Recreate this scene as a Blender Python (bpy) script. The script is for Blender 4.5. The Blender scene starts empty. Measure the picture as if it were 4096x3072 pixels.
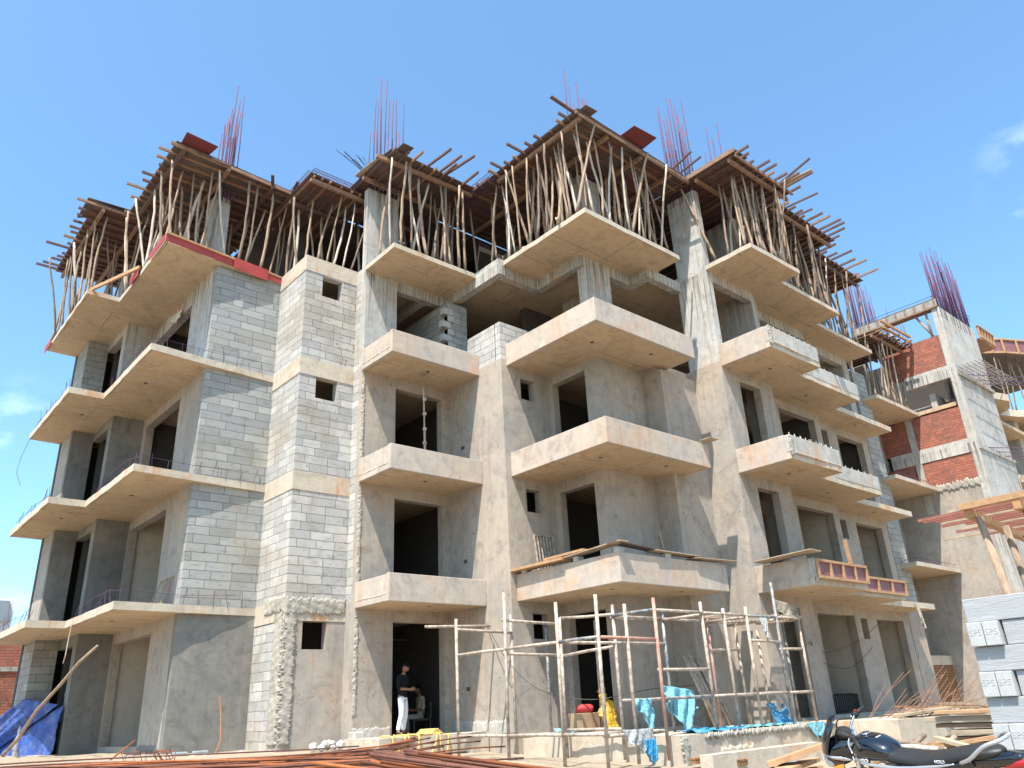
import bpy, bmesh, math, random
from mathutils import Vector, Matrix
rnd = random.Random(7)
S = bpy.context.scene
COL = S.collection
# ------------------------------------------------------------------ camera
cam = bpy.data.cameras.new('camera'); camo = bpy.data.objects.new('camera', cam); COL.objects.link(camo)
RW = Matrix(((0.756595965897783, 0.21896266340830933, 0.6161313954184936),
             (-0.6522703241449985, 0.3188632294046665, 0.6876551935188197),
             (-0.04589083380130729, -0.9221613703505294, 0.3840734804777002)))
r, d, f = RW.col[0], RW.col[1], RW.col[2]
camo.matrix_world = Matrix(((r[0], -d[0], -f[0], 0), (r[1], -d[1], -f[1], 0), (r[2], -d[2], -f[2], 0), (0, 0, 0, 1)))
cam.sensor_width = 36; cam.lens = 3120.58 / 4096 * 36; cam.clip_start = .05; cam.clip_end = 2000
S.camera = camo
# ------------------------------------------------------------------ light
SUN = Vector((-.455, -.237, 1)).normalized()
elev = math.asin(SUN.z); az = math.atan2(SUN.x, SUN.y)
w = bpy.data.worlds.new('World'); S.world = w; w.use_nodes = True
nt = w.node_tree; nt.nodes.clear()
def WN(t, **k):
    n = nt.nodes.new(t)
    for a, b in k.items(): setattr(n, a, b)
    return n
sky = WN('ShaderNodeTexSky', sky_type='NISHITA', sun_disc=False, sun_elevation=elev, sun_rotation=az)
sky.air_density = 1.0; sky.dust_density = 1.6; sky.ozone_density = 1.6; sky.altitude = 0
bg = WN('ShaderNodeBackground'); bg.inputs[1].default_value = .15
out = WN('ShaderNodeOutputWorld')
tc = WN('ShaderNodeTexCoord')
# thin clouds low in the sky, laid out by direction
mp = WN('ShaderNodeMapping'); mp.inputs['Scale'].default_value = (2.2, 2.2, 4.5)
nz = WN('ShaderNodeTexNoise'); nz.inputs['Scale'].default_value = 4.5; nz.inputs['Detail'].default_value = 7; nz.inputs['Roughness'].default_value = .55
nt.links.new(tc.outputs['Generated'], mp.inputs[0]); nt.links.new(mp.outputs[0], nz.inputs['Vector'])
def wdot(vec, a, b):
    n = WN('ShaderNodeVectorMath', operation='DOT_PRODUCT'); nt.links.new(tc.outputs['Generated'], n.inputs[0])
    n.inputs[1].default_value = Vector(vec).normalized()
    m = WN('ShaderNodeMapRange'); m.interpolation_type = 'SMOOTHSTEP'
    nt.links.new(n.outputs['Value'], m.inputs[0]); m.inputs[1].default_value = a; m.inputs[2].default_value = b
    return m.outputs[0]
d1 = wdot((.872, .075, .482), .9925, .9996)
d2 = wdot((.10, .96, .225), .988, .9985)
mx = WN('ShaderNodeMath', operation='MAXIMUM'); nt.links.new(d1, mx.inputs[0]); nt.links.new(d2, mx.inputs[1])
cr = WN('ShaderNodeMapRange'); cr.inputs[1].default_value = .47; cr.inputs[2].default_value = .7; nt.links.new(nz.outputs[0], cr.inputs[0])
cm = WN('ShaderNodeMath', operation='MULTIPLY'); nt.links.new(cr.outputs[0], cm.inputs[0]); nt.links.new(mx.outputs[0], cm.inputs[1])
cs = WN('ShaderNodeMath', operation='MULTIPLY'); nt.links.new(cm.outputs[0], cs.inputs[0]); cs.inputs[1].default_value = .55
mix = WN('ShaderNodeMix', data_type='RGBA'); nt.links.new(cs.outputs[0], mix.inputs[0])
tint = WN('ShaderNodeMix', data_type='RGBA', blend_type='MULTIPLY'); tint.inputs[0].default_value = 1; tint.inputs[7].default_value = (.84, 1.13, 1.20, 1)
nt.links.new(sky.outputs[0], tint.inputs[6]); nt.links.new(tint.outputs[2], mix.inputs[6]); mix.inputs[7].default_value = (6.2, 7.2, 8.2, 1)
nt.links.new(mix.outputs[2], bg.inputs[0]); nt.links.new(bg.outputs[0], out.inputs[0])
sl = bpy.data.lights.new('sun', 'SUN'); sl.energy = 5.0; sl.angle = math.radians(.5); sl.color = (1, .935, .845)
so = bpy.data.objects.new('sun', sl); COL.objects.link(so); so.rotation_euler = (-SUN).to_track_quat('-Z', 'Y').to_euler(); so.location = (0, 0, 60)
S.view_settings.view_transform = 'Standard'; S.view_settings.look = 'None'; S.view_settings.exposure = .92; S.view_settings.gamma = 1
S.render.engine = 'CYCLES'
# ------------------------------------------------------------------ materials
class NM:
    def __init__(s, name):
        s.m = bpy.data.materials.new(name); s.m.use_nodes = True; s.t = s.m.node_tree
        s.b = s.t.nodes['Principled BSDF']; s.b.inputs['Roughness'].default_value = .9
    def n(s, t, **k):
        x = s.t.nodes.new(t)
        for a, b in k.items(): setattr(x, a, b)
        return x
    def l(s, a, b): s.t.links.new(a, b)
    def pos(s, scale=(1, 1, 1), obj=False):
        g = s.n('ShaderNodeTexCoord').outputs['Object'] if obj else s.n('ShaderNodeNewGeometry').outputs['Position']
        m = s.n('ShaderNodeMapping'); m.inputs['Scale'].default_value = scale; s.l(g, m.inputs[0]); return m.outputs[0]
    def noise(s, v, sc, det=4, ro=.5, dist=0):
        x = s.n('ShaderNodeTexNoise'); s.l(v, x.inputs['Vector']); x.inputs['Scale'].default_value = sc
        x.inputs['Detail'].default_value = det; x.inputs['Roughness'].default_value = ro; x.inputs['Distortion'].default_value = dist
        return x.outputs[0]
    def rng(s, v, a, b, c=0, d=1):
        x = s.n('ShaderNodeMapRange'); s.l(v, x.inputs[0])
        for i, q in enumerate((a, b, c, d)): x.inputs[i+1].default_value = q
        return x.outputs[0]
    def mixc(s, fac, a, b, mode='MIX'):
        x = s.n('ShaderNodeMix', data_type='RGBA', blend_type=mode)
        for i, q in ((0, fac), (6, a), (7, b)):
            if isinstance(q, (int, float)): x.inputs[i].default_value = q
            elif isinstance(q, tuple): x.inputs[i].default_value = (*q, 1) if len(q) == 3 else q
            else: s.l(q, x.inputs[i])
        return x.outputs[2]
    def math(s, op, a, b=0):
        x = s.n('ShaderNodeMath', operation=op)
        for i, q in ((0, a), (1, b)):
            if isinstance(q, (int, float)): x.inputs[i].default_value = q
            else: s.l(q, x.inputs[i])
        return x.outputs[0]
    def bump(s, h, st=.3, dist=.02, prev=None):
        x = s.n('ShaderNodeBump'); x.inputs['Strength'].default_value = st; x.inputs['Distance'].default_value = dist
        s.l(h, x.inputs['Height'])
        if prev is not None: s.l(prev, x.inputs['Normal'])
        return x.outputs[0]
    def end(s, col, nor=None, rough=None, metal=None):
        if isinstance(col, tuple): s.b.inputs['Base Color'].default_value = (*col, 1)
        else: s.l(col, s.b.inputs['Base Color'])
        if nor is not None: s.l(nor, s.b.inputs['Normal'])
        if rough is not None: s.b.inputs['Roughness'].default_value = rough
        if metal is not None: s.b.inputs['Metallic'].default_value = metal
        return s.m
def m_concrete(name, c1, c2, cs, streak=.5, rust=0, seams=0, spots=0, bump=.35, tan=None, sc=1.0, drip=0):
    k_ = .93; c1, c2, cs = [tuple(x*k_ for x in c) for c in (c1, c2, cs)]; tan = tuple(x*k_ for x in tan) if tan else None
    q = NM(name); p = q.pos()
    big = q.noise(p, .7*sc, 5, .6, .6); col = q.mixc(q.rng(big, .35, .65), c1, c2)
    if tan: col = q.mixc(q.math('MULTIPLY', q.rng(q.noise(p, .35*sc, 4, .65, 1.2), .47, .62), .8), col, tan)
    st = q.noise(q.pos((5, 5, .35)), 1.4, 5, .65); col = q.mixc(q.math('MULTIPLY', q.rng(st, .5, .75), streak), col, cs)
    mid = q.noise(p, 6, 6, .7); col = q.mixc(q.math('MULTIPLY', q.rng(mid, .45, .75), .35), col, cs)
    blot = q.math('MULTIPLY', q.rng(q.noise(p, 1.6, 8, .72, 1.5), .52, .64), .5); col = q.mixc(blot, col, cs)
    lite = q.math('MULTIPLY', q.rng(q.noise(q.pos((1.3, 1.3, .9)), 2.7, 8, .7, .8), .6, .72), .35); col = q.mixc(lite, col, tuple(min(x*1.35, .75) for x in c1))
    if drip:
        sz = q.n('ShaderNodeSeparateXYZ'); q.l(p, sz.inputs[0]); fr = q.math('FRACT', q.math('DIVIDE', q.math('SUBTRACT', sz.outputs[2], 2.3), 3.0))
        dm = q.math('MULTIPLY', q.rng(fr, .35, .98), q.rng(q.noise(q.pos((14, 14, .25)), 1.2, 4, .6), .5, .6)); col = q.mixc(q.math('MULTIPLY', dm, drip), col, (.10, .085, .07))
    if rust:
        rr = q.math('MULTIPLY', q.rng(q.noise(p, .9, 3, .5, .5), .52, .66), q.rng(q.noise(q.pos((3, 3, .7)), 2, 5, .7), .42, .62))
        col = q.mixc(q.math('MULTIPLY', rr, rust), col, (.50, .22, .07))
    if spots:
        sp = q.math('MULTIPLY', q.rng(q.noise(p, 14, 4, .6), .63, .68), q.rng(q.noise(p, .8, 2), .5, .62))
        col = q.mixc(q.math('MULTIPLY', sp, spots), col, (.07, .06, .05))
    h = q.noise(p, 25, 8, .75)
    if seams:
        br = q.n('ShaderNodeTexBrick'); q.l(q.pos(), br.inputs['Vector']); br.inputs['Scale'].default_value = 1
        br.inputs['Brick Width'].default_value = 2.4; br.inputs['Row Height'].default_value = 1.2; br.inputs['Mortar Size'].default_value = .009; br.offset = .35
        col = q.mixc(q.math('MULTIPLY', br.outputs['Fac'], q.rng(q.noise(p, 1.2, 3), .4, .55, 0, seams)), col, (.12, .08, .05))
        dk = q.math('MULTIPLY', q.rng(q.noise(q.pos((.8, 2.6, 1)), 2.2, 6, .8, 1), .58, .74), .6); col = q.mixc(dk, col, (.16, .11, .07))
    return q.end(col, q.bump(q.noise(p, 3, 4), .25, .05, q.bump(h, bump, .012)))
def m_block(name, c1, c2, mort, yellow=None, bw=.62, bh=.205, ms=.009):
    q = NM(name); g = q.n('ShaderNodeNewGeometry').outputs['Position']
    sx = q.n('ShaderNodeSeparateXYZ'); q.l(g, sx.inputs[0])
    s = q.math('ADD', sx.outputs[0], sx.outputs[1])
    wob = q.noise(g, 7, 4, .7); wb = q.math('MULTIPLY', q.math('SUBTRACT', wob, .5), .045 if bw > .4 else .05)
    cb = q.n('ShaderNodeCombineXYZ'); q.l(q.math('ADD', s, wb), cb.inputs[0]); q.l(q.math('ADD', sx.outputs[2], q.math('MULTIPLY', wb, .9)), cb.inputs[1])
    br = q.n('ShaderNodeTexBrick'); q.l(cb.outputs[0], br.inputs['Vector']); br.inputs['Scale'].default_value = 1
    br.inputs['Brick Width'].default_value = bw; br.inputs['Row Height'].default_value = bh; br.inputs['Mortar Size'].default_value = ms
    br.inputs['Mortar Smooth'].default_value = .15; br.offset = .42; br.offset_frequency = 2; br.squash = .8; br.squash_frequency = 3
    br.inputs['Color1'].default_value = (*c1, 1); br.inputs['Color2'].default_value = (*c2, 1); br.inputs['Mortar'].default_value = (*mort, 1)
    col = br.outputs['Color']
    n1 = q.noise(g, 2.2, 5, .6, .5); col = q.mixc(q.math('MULTIPLY', q.rng(n1, .5, .7), .35), col, tuple(x*.62 for x in c2))
    n2 = q.noise(g, 18, 5, .7); col = q.mixc(q.math('MULTIPLY', q.rng(n2, .4, .75), .25), col, tuple(x*.7 for x in c1))
    # mortar squeezed out of some joints
    sm = q.math('MULTIPLY', q.rng(q.noise(q.pos((1, 1, 4)), 2.5, 5, .7), .56, .62), q.rng(br.outputs['Fac'], 0, .4, .28, .9)); col = q.mixc(sm, col, tuple(x*.6 for x in mort))
    dt = q.math('MULTIPLY', q.rng(q.noise(q.pos((1.6, 1.6, .5)), 1.1, 7, .7, 1), .48, .66), .55); col = q.mixc(dt, col, (.30, .26, .21) if bw > .4 else (.16, .09, .07))
    sp = q.math('MULTIPLY', q.rng(q.noise(g, 13, 4, .6), .61, .66), q.rng(q.noise(g, .7, 2), .52, .62)); col = q.mixc(q.math('MULTIPLY', sp, .7), col, (.09, .08, .07))
    if yellow:
        yy = q.math('MULTIPLY', q.rng(q.noise(q.pos((1, 1, 2)), .5, 3), .48, .6), .55); col = q.mixc(yy, col, yellow, 'MULTIPLY')
    h = q.math('ADD', q.math('MULTIPLY', br.outputs['Fac'], -1), q.math('MULTIPLY', n2, .25))
    return q.end(col, q.bump(h, .7, .02))
def m_plain(name, c, c2=None, sc=4, rough=.7, metal=0, bump=.15, obj=False, stretch=(1, 1, 1), coat=0):
    q = NM(name); p = q.pos(stretch, obj); n = q.noise(p, sc, 6, .65)
    col = q.mixc(q.rng(n, .35, .68), c, c2 or tuple(x*.55 for x in c))
    if coat: q.b.inputs['Coat Weight'].default_value = coat
    return q.end(col, q.bump(q.noise(p, sc*4, 5, .7), bump, .01), rough, metal)
CONC = m_concrete('raw_concrete', (.50, .47, .42), (.40, .375, .34), (.24, .22, .19), .6, rust=.5, bump=.5, drip=.6)
CONC_W = m_concrete('pale_concrete', (.55, .53, .49), (.44, .42, .39), (.22, .19, .15), .75, rust=.35, bump=.5, drip=.85)
SLAB_E = m_concrete('slab_edge_concrete', (.56, .48, .38), (.50, .43, .34), (.32, .26, .19), .3, rust=.8, bump=.8)
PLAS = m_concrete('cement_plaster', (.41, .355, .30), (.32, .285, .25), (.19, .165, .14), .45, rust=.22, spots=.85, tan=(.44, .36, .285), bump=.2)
PLAS_D = m_concrete('damp_and_shade_plaster', (.21, .20, .18), (.16, .152, .14), (.10, .095, .085), .4, spots=.2, tan=(.27, .245, .21), bump=.25)  # damp ground-floor plaster; on the left recess walls its darkness is painted shade
PARA = m_concrete('parapet_plaster', (.53, .44, .365), (.42, .365, .315), (.24, .20, .165), .3, rust=.42, tan=(.50, .39, .29), bump=.2)
SOFF = m_concrete('shuttered_soffit', (.56, .42, .28), (.49, .37, .25), (.30, .21, .13), .12, seams=.9, bump=.3)  # tan of the concrete, with warm ground bounce put into the colour
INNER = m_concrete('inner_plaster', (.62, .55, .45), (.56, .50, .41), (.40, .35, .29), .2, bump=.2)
DARKIN = m_concrete('unlit_inner_concrete', (.09, .08, .07), (.07, .06, .055), (.05, .045, .04), .3, bump=.2)  # room shade put into the colour: near-black so interiors stay dark
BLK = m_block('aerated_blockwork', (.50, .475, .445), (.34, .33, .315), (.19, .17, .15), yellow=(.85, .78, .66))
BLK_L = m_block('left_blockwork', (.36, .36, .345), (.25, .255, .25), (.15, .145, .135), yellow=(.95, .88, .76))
BRICK = m_block('red_brickwork', (.46, .14, .08), (.30, .085, .055), (.15, .10, .08), bw=.27, bh=.098, ms=.014)
BRICK_Y = m_block('mossy_brickwork', (.36, .14, .05), (.24, .13, .04), (.07, .055, .03), bw=.235, bh=.088, ms=.012)
POLE = m_plain('peeled_pole_wood', (.42, .30, .21), (.22, .15, .10), 5, .85, bump=.6, obj=True, stretch=(3, 3, .8))
POLE2 = m_plain('grey_pole_bark', (.30, .22, .16), (.13, .095, .07), 5, .9, bump=.6, obj=True, stretch=(3, 3, .8))
POLE_W = m_plain('white_washed_pole', (.60, .53, .45), (.33, .26, .20), 5, .85, bump=.5, obj=True, stretch=(3, 3, .8))
WOOD = m_plain('sawn_timber', (.30, .175, .11), (.17, .095, .06), 3, .8, bump=.35, stretch=(2, 2, 5))
WOOD_O = m_plain('fresh_sawn_timber', (.46, .275, .145), (.31, .17, .085), 4, .8, bump=.3, stretch=(2, 2, 4))
WOOD_D = m_plain('weathered_joist', (.15, .08, .07), (.08, .05, .045), 4, .85, bump=.3)
PLY = m_plain('used_plywood', (.13, .095, .08), (.07, .055, .05), 2, .75, bump=.2)
PLY_R = m_plain('red_film_plywood', (.42, .055, .04), (.28, .04, .035), 2.5, .55, bump=.1)
PLY_B = m_plain('brown_red_plywood', (.17, .07, .055), (.09, .045, .04), 2, .75, bump=.2)
PLY_T = m_plain('pale_plywood', (.42, .33, .23), (.28, .20, .14), 3, .8, bump=.2)
PLY_RS = m_plain('shaded_red_plywood', (.17,.03,.035), (.11,.025,.03), 2.5, .6, bump=.1)  # red film plywood with underside shade painted in, for the roof sheets
PLY_P = m_plain('purple_film_plywood', (.25, .10, .11), (.16, .065, .075), 2.5, .6, bump=.1, stretch=(4, 4, 1))
REB = m_plain('weathered_rebar', (.13, .055, .10), (.08, .045, .11), 8, .7, .2)
def m_rust():
    q = NM('rusty_rebar'); p = q.pos(obj=True)
    col = q.mixc(q.rng(q.noise(q.pos((1, 1, 1)), 6, 5, .6), .35, .65), (.36, .11, .035), (.15, .05, .028))
    wv = q.n('ShaderNodeTexWave', wave_type='BANDS', bands_direction='Z'); q.l(q.pos(obj=True), wv.inputs['Vector']); wv.inputs['Scale'].default_value = 28; wv.inputs['Distortion'].default_value = .4
    return q.end(col, q.bump(wv.outputs[0], .9, .004), .8, .1)
RUST = m_rust()
SCAF = m_plain('cement_splashed_steel', (.52, .44, .36), (.22, .16, .125), 9, .75, .15, bump=.5, obj=True)
SCAF_R = m_plain('red_primer_steel', (.40, .14, .09), (.42, .34, .28), 7, .7, .1, bump=.4, obj=True)
SCAF_B = m_plain('blue_painted_steel', (.05, .075, .11), (.42, .38, .33), 8, .6, .1, bump=.4, obj=True)
GROUND_M = None
def m_ground():
    q = NM('dry_earth'); p = q.pos()
    c = q.mixc(q.rng(q.noise(p, .5, 6, .6), .35, .65), (.42, .34, .24), (.33, .265, .19))
    c = q.mixc(q.rng(q.noise(p, 12, 6, .75), .45, .7), c, (.22, .175, .13))
    return q.end(c, q.bump(q.noise(p, 6, 8, .75), .8, .08))
GROUND_M = m_ground()
# ------------------------------------------------------------------ mesh helpers
class MB:
    def __init__(s): s.v = []; s.f = []
    def add(s, vs, fs):
        k = len(s.v); s.v += [tuple(v) for v in vs]; s.f += [tuple(i+k for i in f) for f in fs]; return s
    def box(s, x0, x1, y0, y1, z0, z1):
        return s.add([(x0,y0,z0),(x1,y0,z0),(x1,y1,z0),(x0,y1,z0),(x0,y0,z1),(x1,y0,z1),(x1,y1,z1),(x0,y1,z1)],
                     [(0,3,2,1),(4,5,6,7),(0,1,5,4),(1,2,6,5),(2,3,7,6),(3,0,4,7)])
    def beam(s, a, b, w, h, up=(0,0,1)):
        a = Vector(a); b = Vector(b); d = (b-a).normalized(); x = d.cross(Vector(up))
        if x.length < 1e-4: x = Vector((1,0,0))
        x.normalize(); y = x.cross(d).normalized()
        vs = [p + x*sx*w/2 + y*sy*h/2 for p in (a, b) for sx, sy in ((-1,-1),(1,-1),(1,1),(-1,1))]
        return s.add(vs, [(0,1,2,3),(7,6,5,4),(0,4,5,1),(1,5,6,2),(2,6,7,3),(3,7,4,0)])
    def prism(s, poly, z0, z1):
        n = len(poly)
        ar = sum(poly[i][0]*poly[(i+1)%n][1]-poly[(i+1)%n][0]*poly[i][1] for i in range(n))
        if ar < 0: poly = poly[::-1]
        vs = [(x,y,z0) for x,y in poly]+[(x,y,z1) for x,y in poly]
        return s.add(vs, [tuple(range(n-1,-1,-1)), tuple(range(n,2*n))]+[(i,(i+1)%n,n+(i+1)%n,n+i) for i in range(n)])
    def tube(s, pts, rad, n=6, cap=True):
        pts = [Vector(p) for p in pts]; m = len(pts)
        if not isinstance(rad, (list, tuple)): rad = [rad]*m
        d0 = (pts[1]-pts[0]).normalized(); x = d0.orthogonal().normalized()
        vs = []
        for i, p in enumerate(pts):
            d = (pts[min(i+1,m-1)]-pts[max(i-1,0)]).normalized()
            x = (x - d*x.dot(d)); x.normalize(); y = d.cross(x)
            for k in range(n):
                a = 2*math.pi*k/n; vs.append(p + (x*math.cos(a)+y*math.sin(a))*rad[i])
        fs = [(i*n+k, i*n+(k+1)%n, (i+1)*n+(k+1)%n, (i+1)*n+k) for i in range(m-1) for k in range(n)]
        if cap: fs += [tuple(range(n-1,-1,-1)), tuple(range((m-1)*n, m*n))]
        return s.add(vs, fs)
    def lathe(s, prof, c, n=16, axis=(0,0,1)):
        ax = Vector(axis).normalized(); x = ax.orthogonal().normalized(); y = ax.cross(x); c = Vector(c)
        vs = [c + ax*z + (x*math.cos(2*math.pi*k/n)+y*math.sin(2*math.pi*k/n))*r for r, z in prof for k in range(n)]
        m = len(prof)
        fs = [(i*n+k, i*n+(k+1)%n, (i+1)*n+(k+1)%n, (i+1)*n+k) for i in range(m-1) for k in range(n)]
        fs += [tuple(range(n-1,-1,-1)), tuple(range((m-1)*n, m*n))]
        return s.add(vs, fs)
    def build(s, name, mat, parent=None, smooth=False, bevel=0, mats=None):
        off = Vector(parent.get('_o', (0,0,0))) if parent is not None else Vector()
        me = bpy.data.meshes.new(name); me.from_pydata([tuple(Vector(v)-off) for v in s.v], [], s.f); me.update()
        bm = bmesh.new(); bm.from_mesh(me); bmesh.ops.recalc_face_normals(bm, faces=bm.faces); bm.to_mesh(me); bm.free()
        me.materials.append(mat)
        if mats:
            for m in mats: me.materials.append(m)
        if smooth: me.polygons.foreach_set('use_smooth', [True]*len(me.polygons))
        o = bpy.data.objects.new(name, me); COL.objects.link(o)
        if parent is not None: o.parent = parent
        if bevel:
            b = o.modifiers.new('bevel', 'BEVEL'); b.width = bevel; b.segments = 2; b.limit_method = 'ANGLE'
        return o
def setp(o, label=None, cat=None, group=None, kind=None):
    if label: o['label'] = label
    if cat: o['category'] = cat
    if group: o['group'] = group
    if kind: o['kind'] = kind
    return o
def thing(name, label, cat, loc=(0,0,0), group=None):
    o = bpy.data.objects.new(name, None); COL.objects.link(o); o.location = loc; o['_o'] = tuple(loc); o.empty_display_size = .2
    return setp(o, label, cat, group)
def copy_tree(o, parent=None):
    c = o.copy(); COL.objects.link(c)
    if parent is not None: c.parent = parent
    for ch in o.children: copy_tree(ch, c)
    return c
TH = .22
def wall(ax, pos, a0, a1, z0, z1, ops=(), th=TH):
    """solid wall with openings; outer face at pos facing the minus side"""
    A = sorted({a0, a1, *[min(max(o[0], a0), a1) for o in ops], *[min(max(o[1], a0), a1) for o in ops]})
    Z = sorted({z0, z1, *[min(max(o[2], z0), z1) for o in ops], *[min(max(o[3], z0), z1) for o in ops]})
    na, nz_ = len(A)-1, len(Z)-1
    sol = lambda i, j: 0 <= i < na and 0 <= j < nz_ and not any(o[0] <= (A[i]+A[i+1])/2 <= o[1] and o[2] <= (Z[j]+Z[j+1])/2 <= o[3] for o in ops)
    mb = MB(); P = (lambda a, t, z: (pos+t, a, z)) if ax == 'u' else (lambda a, t, z: (a, pos+t, z))
    for i in range(na):
        for j in range(nz_):
            if not sol(i, j): continue
            a, b, c, e = A[i], A[i+1], Z[j], Z[j+1]
            q = [[P(a,0,c),P(b,0,c),P(b,0,e),P(a,0,e)], [P(a,th,c),P(a,th,e),P(b,th,e),P(b,th,c)]]
            if not sol(i-1, j): q.append([P(a,0,c),P(a,0,e),P(a,th,e),P(a,th,c)])
            if not sol(i+1, j): q.append([P(b,0,c),P(b,th,c),P(b,th,e),P(b,0,e)])
            if not sol(i, j-1): q.append([P(a,0,c),P(a,th,c),P(b,th,c),P(b,0,c)])
            if not sol(i, j+1): q.append([P(a,0,e),P(b,0,e),P(b,th,e),P(a,th,e)])
            for x in q: mb.add(x, [(0,1,2,3)])
    return mb
def rough_poly(poly, amp, step=.35):
    """slightly ragged cast edge"""
    res = []; n = len(poly)
    for i in range(n):
        a = Vector(poly[i]); b = Vector(poly[(i+1)%n]); L = (b-a).length
        res.append(tuple(a)); k = int(L/step)
        if L > 9 : continue
        nn = Vector((-(b-a).y, (b-a).x)).normalized()
        for j in range(1, k): res.append(tuple(a.lerp(b, j/k) + nn*rnd.uniform(-amp, amp)))
    return res
ZB = [2.306, 5.307, 8.307, 11.308]; T = .17; F0 = -.52
FL = [F0, ZB[0]+T, ZB[1]+T, ZB[2]+T, ZB[3]+T]
# ------------------------------------------------------------------ ground
def ground_h(u, v):
    a = math.atan2(v, max(u, .01)) if (abs(u)+abs(v)) > 0 else .8
    t = min(max((a-.55)/.75, 0), 1); t = t*t*(3-2*t)
    h = -1.3 + t*.58
    dd = math.hypot(u, v)
    if dd > 9: h += min((dd-9)/6, 1)*.18
    return h
g = MB(); N = 90
xs = [-500,-150,-60,-25]+[-10+i*.75 for i in range(84)]+[70,110,200,600]
ys = [-500,-150,-60,-25]+[-10+i*.75 for i in range(84)]+[70,110,200,600]
def gz(x, y):
    if abs(x) > 60 or abs(y) > 60: return -1.15
    return ground_h(x, y) + .03*math.sin(x*2.3+y*1.1)*math.sin(y*2.9-x) + rnd.uniform(-.012,.012)
nx, ny = len(xs), len(ys)
g.add([(x, y, gz(x, y)) for y in ys for x in xs], [(j*nx+i, j*nx+i+1, (j+1)*nx+i+1, (j+1)*nx+i) for j in range(ny-1) for i in range(nx-1)])
setp(g.build('ground', GROUND_M, smooth=True), kind='structure')
# ------------------------------------------------------------------ main building
B = thing('apartment_building', 'large unfinished grey concrete and block apartment building with stepped balconies, four storeys', 'building', (10, 20, -1))
def part(name, mb, mat, parent=B, **k): return mb.build(name, mat, parent, **k)
outline = [(3.9,26.65),(3.9,22.03),(4.76,22.03),(4.76,18.15),(8.22,18.45),(8.22,17.12),(9.74,17.12),(9.74,16.4),
           (9.48,16.4),(9.46,14.92),(12.2,14.92),(12.2,16.4),(12.42,16.4),(12.42,14.0),(12.38,14.0),(12.38,10.78),(16.15,10.78),(16.15,11.6),
           (16.15,11.82),(17.42,11.82),(17.42,10.67),(17.2,10.67),(17.2,9.17),(19.65,9.13),(19.65,9.76),(23.18,9.76),(23.18,10.6),(27.13,10.6),
           (27.13,11.5),(27.1,27.0),(10,27.0)]
def edge_mat_slab(poly, z0, z1, name='floor_slab'):
    mb = MB().prism(poly, z0, z1)
    o = part(name, mb, SLAB_E); o.data.materials.append(SOFF)
    o.data.materials.append(DARKIN)
    for p in o.data.polygons:
        if p.normal.z < -.5: p.material_index = 1
        if p.normal.z > .5: p.material_index = 2  # top faces darkened as well, to cut bounce into the rooms
    return o
for k in range(4):
    th = T if k < 3 else .135
    edge_mat_slab(rough_poly(outline, .012), ZB[k], ZB[k]+th)
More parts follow.
